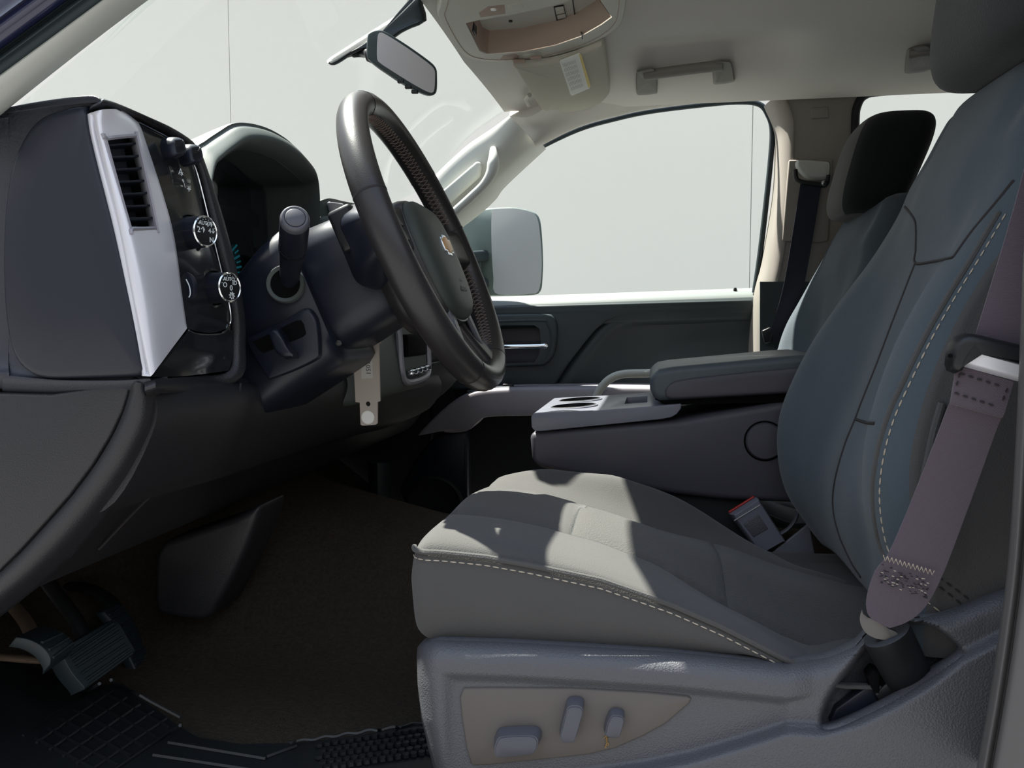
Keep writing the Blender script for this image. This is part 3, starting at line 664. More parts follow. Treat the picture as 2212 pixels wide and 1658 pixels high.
# stalk boot and stalk
bc = P(618, 614, 1.024); bax = V(.25, -1, .12)
obj('stalk_boot', MB().lathe([(.024, -.008), (.025, .004), (.0235, .008), (.019, .006), (.017, .0), (.0165, -.006)], bc, bax, 36), M['dashg'], col, smooth=45)
obj('boot_well', MB().lathe([(.0195, .0), (.0195, .0055), (.001, .0055)], bc, bax, 30), M['void'], col)
b0 = P(626, 612, 1.03); b1 = P(632, 540, .965); b2 = P(637, 475, .905)
pth = cr([b0, P(627, 585, 1.01), b1, b2], 8); n = len(pth)
rr = list(np.interp(np.linspace(0, 1, n), [0, .4, .62, .74, .92, .98, 1], [.0112, .0135, .0155, .0170, .0170, .0166, .0152]))
st = obj('turn_stalk', MB().tube(pth, rr, 24), M['dashs'], col, smooth=45)
ax = unit(np.asarray(pth[-1])-np.asarray(pth[-4]))
obj('stalk_end_cap', MB().lathe([(.0166, -.004), (.0168, .001), (.0160, .004), (.0142, .0056), (.0120, .0054), (.0120, .0032), (.0112, .0032), (.0112, .0058), (.0102, .0064), (.0005, .0064)], pth[-1], ax, 32), M['switch'], st, smooth=35)
mr = MB(); c = np.asarray(pth[int(n*.66)]); u, w, a = frame(ax)
for k in range(44):
    t = 2*math.pi*k/44; e = u*_c(t)+w*_s(t); mr.quadbar(c+e*.0159, c+e*.0167+a*.009, .0010, .0010, e)
obj('knurled_band', mr, M['black'], st)
# tilt lever in its recessed pocket
def TP(px, py, dy=0): return P(px, py, 1.022+dy)
pk = [(538, 738), (556, 722), (620, 690), (656, 668), (670, 666), (682, 676), (692, 700), (696, 760), (690, 775), (640, 800), (590, 818), (582, 814)]
obj('lever_pocket', MB().rdome(resample(cr([TP(a, b, .002) for a, b in pk], 4, closed=True), 70, closed=True), (0, -.010, 0), .08), M['dashs'], col, smooth=45)
sl = [(546, 738), (640, 692), (650, 691), (656, 700), (661, 720), (655, 727), (570, 762), (562, 758)]
obj('lever_slot', MB().prism([TP(a, b, -.0088) for a, b in sl], (0, .004, 0)), M['void'], col)
lv = [(585, 715), (595, 708), (608, 710), (618, 722), (634, 752), (646, 768), (645, 774), (625, 776), (604, 762), (594, 742)]
obj('tilt_lever', MB().rdome([TP(a, b, -.008) for a, b in lv], (0.006, -.026, 0), .3), M['dashs'], col, smooth=40)
obj('cover_screw', MB().lathe([(.004, 0), (.004, .002), (.002, .003)], P(732, 740, 1.03), V(.2, -1, -.2), 14), M['black'], col)
# shifter root and rear wheel buttons shroud (near side)
rb = thing('steering_wheel', 'black leather steering wheel with stitched rim and gold cross badge', 'steering wheel', WP(0, 0, 0))
R0, RR = .200, .0182
def rimpt(t, dr=0, d=0): return WP((R0+dr)*_c(t), (R0+dr)*_s(t), d)
NT = 144; rings = []
for k in range(NT):
    t = 2*math.pi*k/NT; rings.append([rimpt(t, RR*.98*_c(a), RR*1.12*_s(a)) for a in np.linspace(0, 2*math.pi, 20, endpoint=False)])
rim = obj('rim', MB().loft(rings, closed=True), M['leather'], rb, smooth=80)
def band(t0, t1, k=1.012, n=24):
    return [[rimpt(t, RR*.98*k*_c(a), RR*1.12*k*_s(a)) for a in np.linspace(0, 2*math.pi, 20, endpoint=False)] for t in np.linspace(t0, t1, n)]
D = math.radians
for t0, t1 in ((D(40), D(106)), (D(247), D(298))):
    obj('rim_grip_section', MB().loft(band(t0, t1)), M['leathers'], rb, smooth=80)
for t in (40, 106, 247, 298, 12, 168):
    obj('rim_seam', MB().loft(band(D(t)-.006, D(t)+.006, 1.022, 3)), M['thread_d'], rb, smooth=80)
# cross stitching along the inside of the rim
for t0, t1 in ((-58, 8), (16, 168), (176, 244)):
    ms = MB(); k = 0; t = t0
    while t < t1:
        a, b = D(t), D(t+2.2)
        for s0, s1 in ((-1, 1), (1, -1)):
            A = lambda tt, s: rimpt(tt, -RR*.985*_c(.42*s)-.0009, RR*1.12*_s(.42*s))
            ms.tube([A(a, s0), rimpt((a+b)/2, -RR*1.0-.0016, 0), A(b, s1)], .00045, 4)
        t += 2.2
    obj('stitching', ms, M['thread_b'], rb)
# airbag cover: rounded shield in the wheel plane, domed towards the driver
def shield(sc, d, dv=0):
    pts = [(0, .088), (.05, .084), (.078, .066), (.088, .03), (.086, -.02), (.076, -.06), (.055, -.086), (.02, -.096), (-.02, -.096), (-.055, -.086), (-.076, -.06), (-.086, -.02), (-.088, .03), (-.078, .066), (-.05, .084)]
    q = resample(cr([V(a, b, 0) for a, b in pts], 6, closed=True), 64, closed=True)
    return [WP(p[0]*sc*1.06, p[1]*sc+dv-.024, d-.020) for p in q]
obj('airbag_side', MB().loft([shield(.86, -.045), shield(.98, -.03), shield(1.0, -.005), shield(.985, .014), shield(.95, .022)]), M['leather'], rb, smooth=60)
ab = obj('airbag_cover', MB().loft([shield(.93, .012), shield(.93, .022), shield(.90, .030), shield(.80, .036), shield(.55, .040), shield(.25, .0415)]), M['airbag'], rb, smooth=60)
# badge: chrome border with gold cross
bow = [(-.021, .0035), (-.0195, .0085), (-.007, .0085), (-.0055, .0125), (.010, .0125), (.0085, .0085), (.0225, .0085), (.021, -.0035), (.0195, -.0085), (.007, -.0085), (.0055, -.0125), (-.010, -.0125), (-.0085, -.0085), (-.0225, -.0085)]
bd = obj('badge', MB().prism([WP(a*1.18, b*1.22-.012, .0195) for a, b in bow], WN*.004), M['chrome'], ab, bevel=.0006)
obj('badge_center', MB().prism([WP(a*.96, b*.92-.012, .0228) for a, b in bow], WN*.0018), M['gold'], bd, bevel=.0004)
t = text_mb('SRS', WP(.0, -.062, .0205), WU, WV, .010, .0004); t2 = text_mb('AIRBAG', WP(0, -.076, .0202), WU, WV, .010, .0004)
t.add(t2.v, t2.f); obj('embossed_text', t, M['dash'], ab, fix=False)
# spokes: two side arms, two lower arms
def spoke(pts, ws, ths):
    rings = []
    p = [np.asarray(q) for q in pts]
    for i, q in enumerate(p):
        tt = unit(p[min(i+1, len(p)-1)]-p[max(i-1, 0)]); sd_ = np.cross(WN, tt)
        rings.append([q+sd_*a+WN*b for a, b in rrect(0, 0, ws[i], ths[i], min(ws[i], ths[i])*.8, 4)])
    return MB().loft(rings)
for s in (1, -1):
    du_ = 0 if s > 0 else -.020
    obj('side_spoke', spoke([WP(s*.07, .012, -.012), WP(s*.11, .012, -.014), WP(s*.15, .010, -.008), WP(s*.192, .008, 0)], [.036, .030, .026, .034], [.014, .012, .012, .014]), M['leathers'], rb, smooth=60)
    pl_ = [(s*.083, .040), (s*.125, .034), (s*.152, .028), (s*.158, .010), (s*.150, -.010), (s*.12, -.018), (s*.084, -.022)]
    bz_ = obj('spoke_bezel', MB().prism([WP(a+du_, b, -.010) for a, b in pl_], WN*.006), M['silverp'], rb, bevel=.002)
    pl2 = [(s*.086, .034), (s*.122, .029), (s*.144, .024), (s*.149, .010), (s*.143, -.004), (s*.118, -.011), (s*.087, -.015)]
    obj('spoke_switch_pad', MB().prism([WP(a+du_, b, -.006) for a, b in pl2], WN*.006), M['gloss'], bz_, bevel=.002)
    for a, b in ((.100, .018), (.100, -.002), (.128, .018), (.128, .000)):
        obj('spoke_button', MB().box(WP(s*a+du_, b, .0015), (.004, .020, .013), (WN, WU, WV)), M['black'], bz_, bevel=.0015)
    obj('lower_spoke', spoke([WP(s*.03, -.07, -.018), WP(s*.042, -.11, -.016), WP(s*.055, -.15, -.008), WP(s*.068, -.188, 0)], [.030, .024, .020, .026], [.012, .010, .010, .013]), M['leather'], rb, smooth=60)
    lt = [(s*.036, -.098), (s*.058, -.088), (s*.062, -.12), (s*.066, -.156), (s*.058, -.160), (s*.046, -.142)]
    obj('lower_spoke_trim', MB().prism([WP(a, b, -.003) for a, b in lt], WN*.006), M['switch'], rb, bevel=.002)
    obj('rear_paddle', MB().box(WP(s*.106, .040, -.066), (.034, .022, .056), (WN, WU, WV)), M['black'], rb, bevel=.006)
    obj('spoke_back_shell', spoke([WP(s*.04, .012, -.055), WP(s*.095, .016, -.060), WP(s*.125, .016, -.045), WP(s*.15, .012, -.02)], [.060, .054, .044, .03], [.030, .028, .020, .009]), M['dashs'], rb, smooth=60)
# hanging tag on the ignition
tg = thing('hang_tag', 'tan plastic key tag with round white sticker hanging below the steering column', 'key tag', P(795, 730, 1.2))
TY = 1.185
sl = [(765, 762), (764, 790), (768, 868), (777, 869), (779, 917), (784, 919), (811, 917), (815, 914), (815, 868), (821, 866), (818, 742), (822, 741), (822, 733), (815, 722), (800, 722), (790, 735), (770, 750)]
hole = MB().lathe([(.0037, -.01), (.0037, .01)], P(795, 872, TY), V(0, 1, 0), 16)
obj('sleeve', MB().prism([P(a, b, TY) for a, b in sl], (0.0005, .0022, 0)), M['tag'], tg, cut=hole)
obj('round_sticker', MB().lathe([(.0100, 0), (.0100, .0008), (.0005, .0009)], P(795, 901, TY-.0002), V(0, -1, 0), 28), M['white'], tg)
obj('sticker_ring', MB().tube([P(795, 901, TY-.0008)+V(.0088*_c(t), 0, .0088*_s(t)) for t in np.linspace(0, 2*math.pi, 30, endpoint=False)], .0003, 4, closed=True), M['print_'], tg)
cdm = MB().prism(L(TY-.0006, (778, 752), (803, 752), (806, 816), (781, 818)), (0, .001, 0)); obj('paper_insert', cdm, M['print_'], tg)
t = text_mb('1051', P(795, 795, TY-.0010), V(0.03, 0, -1), V(1, 0, 0), .010, .0003); obj('tag_print', t, M['steel'], tg, fix=False)
obj('key_blade', MB().prism(L(TY+.006, (751, 757), (768, 752), (800, 744), (803, 756), (790, 762), (760, 762)), (0, .003, 0)), M['gold'], tg, bevel=.001)
obj('tag_loop', MB().tube(cr(L(TY+.003, (800, 740), (806, 722), (815, 705), (826, 690)), 4), .0018, 6), M['steel'], tg)
# ================================================================== ROOF FITTINGS
ov = thing('overhead_console', 'pale beige overhead console with open storage bin and map lamps on the headliner', 'overhead console', V(-.22, 1.62, 1.24))
def Z_(px, py, dz=0): return PZ(px, py, ZC+dz)
oc = [(948, 18), (944, 28), (950, 45), (962, 68), (976, 92), (992, 113), (1010, 126), (1035, 132), (1075, 135), (1130, 132), (1185, 124), (1240, 109), (1288, 90), (1322, 70), (1342, 50), (1350, 25), (1354, -10), (1362, -90), (1300, -110), (1000, -60), (960, -20)]
oc3 = [Z_(a, b) for a, b in oc]
lp = resample(cr(oc3, 4, closed=True), 120, closed=True)
cut = MB().prism([PZ(a, b, ZC-.01) for a, b in bino], (0, 0, .012+.006))
base = [q+V(0, 0, .022) for q in lp]
mbo = MB(); c0_ = np.mean(np.array(lp), 0)
rings = [base, [q+V(0, 0, .004) for q in lp], [q+(c0_-q)*.012 for q in lp], [q+(c0_-q)*.03+V(0, 0, -.001) for q in lp]]
mbo.loft(rings)
cutm = MB().prism([PZ(a, b, ZC)+V(0, 0, -.02) for a, b in bino], (0, 0, .08))
obj('console_frame', mbo, M['trim_w'], ov, cut=cutm, smooth=35)
groove = [q+(c0_-q)*.075+V(0, 0, -.0012) for q in lp]
obj('console_groove', MB().tube(groove, .0008, 5, closed=True), M['bin'], ov)
# bin interior walls and roof
bi = [PZ(a, b, ZC-.0008) for a, b in bino]; _b2 = np.mean(np.array(bi), 0); bi = [_b2+(q-_b2)*.985 for q in bi]
bc_ = np.mean(np.array(bi), 0)
topi = [q+(bc_-q)*.06+V(0, -.012, .042) for q in bi]
mbi = MB().loft([bi, topi], caps=False); obj('bin_wall', mbi, M['bin'], ov, smooth=30, fix=False)
mbi = MB(); mbi.add(topi, [tuple(range(len(topi)))]); obj('bin_roof', mbi, M['trim_w'], ov, fix=False)
obj('bin_socket', MB().box(PZ(1024, 62, ZC+.012), (.006, .03, .018)), M['black'], ov, bevel=.002)
zt = ZC+.0405
obj('bin_knob', MB().lathe([(.004, 0), (.004, .002), (.001, .002)], PZ(1103, 45, zt), V(0, 0, -1), 14), M['black'], ov)
sw = [(1196, 14), (1218, 10), (1224, 38), (1202, 43)]
obj('bin_latch', MB().prism([PZ(a, b, zt) for a, b in sw], (0, 0, -.002)), M['black'], ov, bevel=.0005)
for q in ([(1199, 16), (1217, 13), (1220, 27), (1202, 31)], [(1203, 33), (1221, 29), (1223, 37), (1205, 41)]):
    obj('latch_button', MB().prism([PZ(a, b, zt-.002) for a, b in q], (0, 0, -.001)), M['trim_w'], ov, bevel=.0004)
gp = [PZ(1233, -30, zt-.001), PZ(1240, 22, zt-.001), PZ(1245, 55, zt-.001), PZ(1257, 72, ZC-.001), PZ(1258, 84, ZC-.002)]
obj('console_joint', MB().tube(gp, .0013, 6), M['black'], ov)
# map lamps and their buttons
for (a, b) in (((1036, 26), (1065, 20)), ((1082, 119), (1118, 116))):
    up_ = a[1] < 60
    q = [(a[0]-2, a[1]+2), (a[0]+18, a[1]-12), (a[0]+54, a[1]-16), (a[0]+56, a[1]+4), (a[0]+2, a[1]+12)]
    if not up_: q = [(1080, 128), (1088, 119), (1112, 116), (1122, 121), (1121, 127), (1096, 130)]
    obj('lamp_pocket', MB().prism([Z_(x, y, -.0012) for x, y in q], (0, 0, .002)), M['bin'], ov, bevel=.0006)
    q2 = [(a[0]+60, a[1]-14), (a[0]+92, a[1]-20), (a[0]+95, a[1]-8), (a[0]+62, a[1]+2)]
    if not up_: q2 = [(1128, 119), (1156, 114), (1158, 121), (1129, 127)]
    obj('lamp_button', MB().prism([Z_(x, y, -.0015) for x, y in q2], (0, 0, .003)), M['trim_w'], ov, bevel=.0008)
obj('map_lamp', MB().lathe([(.0058, 0), (.0052, .0018), (.0005, .003)], Z_(1066, 20, -.0012), V(0, 0, -1), 18), M['lens'], ov)
obj('door_latch', MB().lathe([(.0055, -.02), (.0058, .018), (.003, .022)], PZ(1316, -20, ZC-.002), unit(PZ(1316, 12, ZC)-PZ(1314, -10, ZC)), 14), M['white'], ov)

# sun visor folded up against the headliner
vz = thing('sun_visor', 'grey cloth passenger sun visor with white warning label', 'sun visor', V(-.25, 2.0, 1.19))
vp = [(1108, 141), (1114, 150), (1140, 192), (1163, 228), (1172, 236), (1184, 239), (1198, 235), (1206, 239), (1222, 241), (1262, 236), (1296, 223), (1313, 208), (1318, 195), (1314, 150), (1308, 112), (1300, 95), (1247, 119), (1190, 135), (1140, 141)]
def VP_(px, py, o=0):
    # tilted visor plane
    z = 1.199-.000240*(py-130)
    return PZ(px, py, z-o)
lpv = resample(cr([VP_(a, b) for a, b in vp], 3, closed=True), 110, closed=True)
obj('visor_board', MB().dome([q+V(0, 0, .0115) for q in lpv], (0, 0, -.014), .006, 4), M['visor'], vz, smooth=50)
lb = [(1209, 134), (1212, 131), (1252, 116), (1256, 118), (1276, 186), (1273, 191), (1236, 207), (1232, 204)]
lab = obj('warning_label', MB().prism([VP_(a, b, .0040) for a, b in lb], (0, 0, .002)), M['white'], vz)
obj('label_stripe', MB().prism([VP_(a, b, .0044) for a, b in [(1250, 117), (1256, 118), (1276, 186), (1271, 190)]], (0, 0, .0006)), M['yellow'], lab)
mk = MB()
for k in range(9):
    t = k/8; a = V(1215+t*26, 137-t*9); b = V(1236+t*24, 198-t*9)
    for i in range(6):
        p = a+(b-a)*(i/6+.02); q = a+(b-a)*(i/6+.13)
        mk.quadbar(VP_(*p, .0043), VP_(*q, .0043), .0009, .0004, V(0, 0, 1))
obj('label_print', mk, M['print_'], lab)
for a in ((1122, 132), (1158, 124)):
    obj('visor_clip', MB().box(VP_(a[0], a[1], -.002), (.026, .010, .006)), M['bin'], vz, bevel=.002)
obj('visor_pivot', MB().tube([VP_(1144, 205, -.012), VP_(1136, 214, -.012), VP_(1142, 226, -.012)], .006, 8), M['trim_w'], vz)

# interior mirror on its stem
rv = thing('rearview_mirror', 'black framed interior mirror angled towards the driver below the windshield header', 'mirror', V(-.47, 1.56, 1.11))
MY = 1.53
mo = [(794, 78), (801, 69), (818, 65), (836, 71), (880, 98), (930, 134), (942, 148), (944, 160), (944, 190), (940, 203), (928, 206), (905, 198), (870, 180), (835, 157), (812, 141), (797, 128), (792, 118)]
def mp(px, py, d=0):
    # glass plane turned towards the driver and tipped down
    Y = MY+(px-870)*0.00055
    return P(px, py, Y)+V(.35, -.93, -.1)*d
lpm = resample(cr([mp(a, b, 0) for a, b in mo], 4, closed=True), 90, closed=True)
c = np.mean(np.array(lpm), 0); bk = V(-.35, .93, .1)
mbm = MB().loft([[c+(q-c)*.55+bk*.045 for q in lpm], [c+(q-c)*.85+bk*.036 for q in lpm], [c+(q-c)*.97+bk*.018 for q in lpm], lpm, [c+(q-c)*.985-bk*.003 for q in lpm], [c+(q-c)*.95-bk*.004 for q in lpm]])
obj('mirror_case', mbm, M['mhouse'], rv, smooth=60)
gl = [(819, 73), (832, 76), (880, 106), (928, 141), (938, 154), (939, 162), (938, 190), (934, 201), (922, 199), (890, 182), (845, 154), (820, 137), (814, 126), (815, 85)]
lpg = resample(cr([mp(a, b, .0075) for a, b in gl], 4, closed=True), 70, closed=True)
obj('mirror_glass', MB().prism(lpg, bk*.003), M['mirror'], rv)
for a in (866, 882, 896):
    obj('mirror_button', MB().box(mp(a, 176+(a-866)*.75, .0), (.012, .008, .006)), M['black'], rv, bevel=.001)
obj('mirror_stem', MB().tube(cr([mp(808, 118, -.03), P(786, 112, 1.60), P(762, 112, 1.60), P(742, 118, 1.605)], 5), [.009]*5+[.011]*6+[.008]*5, 12), M['black'], rv)
obj('ball_joint', MB().lathe([(.0005, -.016), (.011, -.011), (.016, 0), (.011, .011), (.0005, .016)], mp(806, 110, -.035), V(1, 0, 0), 20), M['black'], rv)
cv = [(707, 128), (722, 118), (775, 84), (835, 46), (876, 18), (884, -20), (912, -20), (914, 10), (922, 44), (890, 60), (870, 70), (845, 88), (820, 104), (780, 108), (752, 124), (728, 139), (714, 138)]
lpc = resample(cr([P(a, b, 1.60) for a, b in cv], 2, closed=True), 70, closed=True)
obj('stem_cover', MB().dome(lpc, (0.004, -.022, -.012), .008, 3), M['frit'], rv, smooth=50)

# ceiling grab handles
from mathutils.bvhtree import BVHTree
bpy.context.view_layer.update()
def bvh_of(o):
    dg = bpy.context.evaluated_depsgraph_get(); ev = o.evaluated_get(dg); me = ev.to_mesh(); org = ORG[o.name]
    t = BVHTree.FromPolygons([tuple(np.array(v.co)+org) for v in me.vertices], [tuple(p.vertices) for p in me.polygons]); ev.to_mesh_clear(); return t
def on(tree, px, py, Yd):
    d = ray(px, py); h = tree.ray_cast(Vector(EYE), Vector(d).normalized())
    if h[0] is None: return P(px, py, Yd)
    return np.array(h[0])
ceil_t = bvh_of(bpy.data.objects['ceiling']); rail_t = bvh_of(bpy.data.objects['trim_1'])
def onceil(px, py):
    a, b = on(ceil_t, px, py, 9.0), on(rail_t, px, py, 9.0)
    return a if a[1] < b[1] else b
def grab(name, label, path, Y, r, ends):
    K = lambda a, b, e: onceil(a, b)-unit(onceil(a, b)-EYE)*e
    g = thing(name, label, 'grab handle', onceil(*path[len(path)//2]), 'ceiling grab handles')
    pr = cr([K(a, b, .028) for a, b in path], 6)
    obj('grip', MB().tube(pr, r, 12, sq=.75), M['head_d'], g, smooth=60)
    for q in ends:
        lp = resample(cr([K(a, b, -.004) for a, b in q], 3, closed=True), 36, closed=True)
        obj('end_cap', MB().dome(lp, (0, -.040, -.008), .006, 3), M['head_d'], g, smooth=50)
    return g
M['head_d'] = mat('handle_plastic', (132, 129, 122), .6, spec=.3)
grab('grab_handle', 'grey ceiling grab handle above the front passenger window', [(1392, 163), (1440, 156), (1500, 148), (1560, 141)], 2.17, .016,
     [[(1374, 160), (1384, 152), (1418, 150), (1420, 196), (1416, 203), (1382, 206), (1375, 200)], [(1540, 136), (1568, 132), (1580, 138), (1586, 170), (1582, 178), (1546, 183), (1540, 176)]])
grab('grab_handle', 'grey ceiling grab handle above the rear window, half hidden by the driver headrest', [(1965, 118), (2000, 112), (2050, 108), (2100, 106)], 2.17, .0135,
     [[(1956, 112), (1966, 104), (1998, 102), (2002, 150), (1996, 156), (1958, 160), (1952, 152)], [(2090, 92), (2120, 90), (2130, 96), (2132, 136), (2094, 142)]])
# assist handle on the far windshield pillar
pg = thing('pillar_handle', 'pale assist handle on the far windshield pillar', 'grab handle', P(1040, 400, 2.28))
pth = [P(*q) for q in [(1066, 322, 2.290), (1066, 345, 2.262), (1062, 372, 2.255), (1046, 398, 2.258), (1015, 428, 2.266), (985, 455, 2.275), (955, 482, 2.29), (930, 505, 2.31)]]
n = 7*6+1
obj('grip', MB().tube(cr(pth, 6), list(np.interp(np.linspace(0, 1, n), [0, .2, .45, 1], [.010, .017, .012, .012])), 14, sq=1.0), M['trim_l'], pg, smooth=60)
obj('grip_recess', MB().prism(L(2.288, (946, 418), (1030, 346), (1040, 352), (1036, 380), (960, 448)), (0, .02, 0)), M['trim_l'], pg, bevel=.008)
# ================================================================== PASSENGER DOOR
dr = thing('passenger_door', 'dark passenger door seen from inside with chrome lever and grey armrest', 'car door', V(-.1, 2.4, .05))
DY = 2.36
# top sill and upper face as an extruded profile following the belt line
rows = []
for px, d in ((840, 0), (985, 0), (1060, 0), (1200, 0), (1350, 0), (1500, 0), (1600, 0), (1624, 0), (1628, .008)):
    py = 645-(px-1060)*.0345
    a = P(px, py, 2.40)
    rows.append([a+V(0, .05, -.03), a+V(0, .03, .004), a+V(0, .004, 0), a+V(0, -.022, -.012), a+V(0, -.037, -.030), a+V(0, -.040, -.05), a+V(0, -.030, -.08)])
obj('sill_face', MB().sheet(interp([r[3:] for r in rows], 2, 4), (0, .02, -.01)), M['door'], dr, smooth=60)
obj('top_sill', MB().sheet(interp([r[:5] for r in rows], 2, 4), (0, .004, -.008)), M['sill'], dr, smooth=60)  # upper roll wears the paler plastic, sunlight painted into its colour
up = [(820, 668), (1200, 658), (1626, 646), (1627, 664), (1440, 672), (1372, 675), (1338, 681), (1310, 692), (1286, 712), (1262, 740), (1230, 782), (1196, 836), (1180, 838), (820, 842)]
bi_ = MB().prism(L(DY-.05, (1072, 708), (1080, 702), (1150, 702), (1162, 710), (1165, 740), (1160, 770), (1150, 784), (1075, 785), (1062, 776), (1062, 720)), (0, .095, 0))
obj('upper_panel', MB().prism(L(DY, *up), (0, .03, 0)), M['door'], dr, bevel=.006, seg=4, cut=bi_)
rec = [[(1150, 880, DY+.03), (1240, 760, DY+.03), (1300, 690, DY+.03), (1440, 660, DY+.03), (1636, 652, DY+.03)],
       [(1205, 850, DY+.01), (1276, 752, DY+.01), (1330, 700, DY+.01), (1450, 678, DY+.005), (1626, 668, DY+.0)],
       [(1240, 860, DY+.02), (1310, 770, DY+.035), (1360, 722, DY+.035), (1460, 700, DY+.03), (1626, 690, DY+.02)],
       [(1330, 870, DY+.03), (1400, 800, DY+.045), (1440, 760, DY+.045), (1520, 745, DY+.04), (1626, 740, DY+.03)],
       [(1420, 880, DY+.0), (1450, 862, DY+.0), (1500, 850, DY+.0), (1560, 845, DY+.0), (1630, 840, DY+.0)]]
obj('door_scoop', MB().sheet(interp([[P(*q) for q in r] for r in rec], 5, 5), (0, .015, 0)), M['door'], dr, smooth=60)
# handle bezel and chrome lever
bo = resample(cr(L(DY-.004, (1052, 684), (1070, 679), (1180, 678), (1196, 684), (1204, 702), (1203, 740), (1196, 768), (1180, 786), (1160, 790), (1060, 792), (1040, 786), (1036, 740), (1040, 700)), 4, closed=True), 80, closed=True)
bi_ = MB().prism(L(DY-.05, (1072, 708), (1080, 702), (1150, 702), (1162, 710), (1165, 740), (1160, 770), (1150, 784), (1075, 785), (1062, 776), (1062, 720)), (0, .075, 0))
hb = obj('handle_bezel', MB().dome(bo, (0, -.012, 0), .006, 4), M['door'], dr, cut=bi_, smooth=35)
obj('bezel_brow', MB().tube(cr(L(DY-.012, (1060, 700), (1075, 694), (1170, 692), (1182, 698), (1190, 720), (1188, 752), (1176, 774)), 4), .006, 8), M['doorh'] if 'doorh' in M else M['door'], hb)
obj('handle_cup', MB().box(P(1113, 745, DY+.030), (.16, .004, .13)), M['cons'], hb)
obj('chrome_lever', MB().tube(cr(L(DY-.012, (1050, 752), (1080, 749), (1130, 748), (1170, 747), (1184, 747)), 4), [.005]*5+[.0085]*8+[.0095]*3+[.006], 14), M['chrome'], hb)
obj('lever_arm', MB().tube(cr([P(1184, 747, DY-.012), P(1186, 752, DY+.0), P(1182, 765, DY+.01)], 4), .006, 10), M['black'], hb)
# armrest: ledge and grey front fascia sweeping down at the front
ar_t = [(905, 940), (940, 905), (980, 872), (1020, 853), (1060, 847), (1130, 844), (1250, 843), (1340, 842), (1500, 845), (1640, 850)]
ar_b = [(958, 930), (985, 930), (1012, 924), (1040, 900), (1070, 895), (1140, 893), (1250, 890), (1340, 890), (1500, 890), (1640, 895)]
rows = []
yy = [2.30, 2.29, 2.275, 2.262, 2.26, 2.26, 2.26, 2.26, 2.26, 2.26]
for (a, b), (c, d), Y in zip(ar_t, ar_b, yy):
    t, u = P(a, b, Y), P(c, d, Y)
    rows.append([t+V(0, .10, .012), t+V(0, .03, .011), t+V(0, .008, .007), t+V(0, 0, 0), t*.5+u*.5+V(0, -.004, 0), u, u+V(0, .012, -.006), u+V(0, .08, -.004)])
ar = obj('armrest', MB().sheet(interp(rows, 3, 4), (0, .01, 0)), M['arm'], dr, smooth=60)
obj('armrest_ledge', MB().tube(cr(L(2.285, (1010, 846), (1060, 839), (1130, 837), (1250, 836), (1420, 836)), 3), .0045, 8), M['door'], ar)
for a in (1062, 1098):
    obj('window_switch', MB().box(P(a, 833, 2.30), (.03, .02, .012)), M['black'], dr, bevel=.003)
# pull handle arch rising from the armrest
pa = cr([P(*q) for q in [(1286, 862, 2.24), (1298, 838, 2.235), (1318, 818, 2.23), (1345, 808, 2.23), (1390, 806, 2.23), (1450, 806, 2.24)]], 6)
obj('pull_handle', MB().tube(pa, .0135, 14, sq=.8), M['trim_l'], dr, smooth=60)
# lower door skin: map pocket, speaker and front edge
obj('lower_skin', MB().box((-.30, 2.46, .33), (1.2, .05, .60)), M['doord'], dr, bevel=.01)
pk = [(945, 935), (1008, 926), (1012, 950), (1012, 1180), (900, 1180), (860, 1060), (900, 985)]
obj('pocket_front', MB().prism(L(2.33, *pk), (0, .04, 0)), M['dashs'], dr, bevel=.012)
c = P(940, 1090, 2.325); obj('speaker_grille', MB().lathe([(.085, 0), (.085, .006), (.078, .009), (.07, .004), (.0005, .004)], c, V(0, -1, 0), 36), M['doord'], dr)
# window frame and pane
wf = [(1615, 217), (1640, 222), (1658, 238), (1668, 268), (1667, 330), (1658, 420), (1643, 540), (1630, 632)]
obj('window_frame', MB().tube(cr(L(2.375, (1078, 392), (1112, 356), (1160, 322), (1250, 279), (1330, 256), (1400, 241), (1500, 228), (1590, 220), (1640, 225), (1660, 250), (1668, 280), (1666, 330), (1657, 420), (1643, 540), (1630, 632)), 5), .0075, 8), M['seal'], dr, smooth=60)
gw = L(2.405, (985, 640), (985, 500), (1060, 410), (1110, 350), (1250, 272), (1400, 232), (1600, 212), (1650, 225), (1670, 280), (1630, 640))
obj('window_pane', MB().prism(gw, (0, .004, 0)), M['glass'], dr)
obj('lock_pin', MB().lathe([(.005, 0), (.005, .012), (.0035, .016), (.0005, .017)], P(1588, 634, 2.40), V(0, 0, 1), 14), M['black'], dr)
# mirror sail patch between pillar and pane
obj('sail_panel', MB().prism(L(2.39, (965, 500), (985, 480), (1000, 560), (1008, 650), (960, 660)), (0, .02, 0)), M['seal'], dr, bevel=.006)
# hinge side kick panel in the far footwell
struct('trim_12', MB().sheet(interp([[P(a, b, 2.30+e) for a, b in ((795, 1000), (800, 1100), (812, 1210))] for e in [0]]+[[P(a, b, 2.26) for a, b in ((815, 1000), (818, 1100), (832, 1210))]]+[[P(a, b, 2.31) for a, b in ((838, 1000), (842, 1100), (856, 1210))]], 4, 3), (0, .02, 0)), M['door'])
struct('trim_13', MB().box((-1.0, 2.38, .40), (.72, .05, .8)), M['doord'])

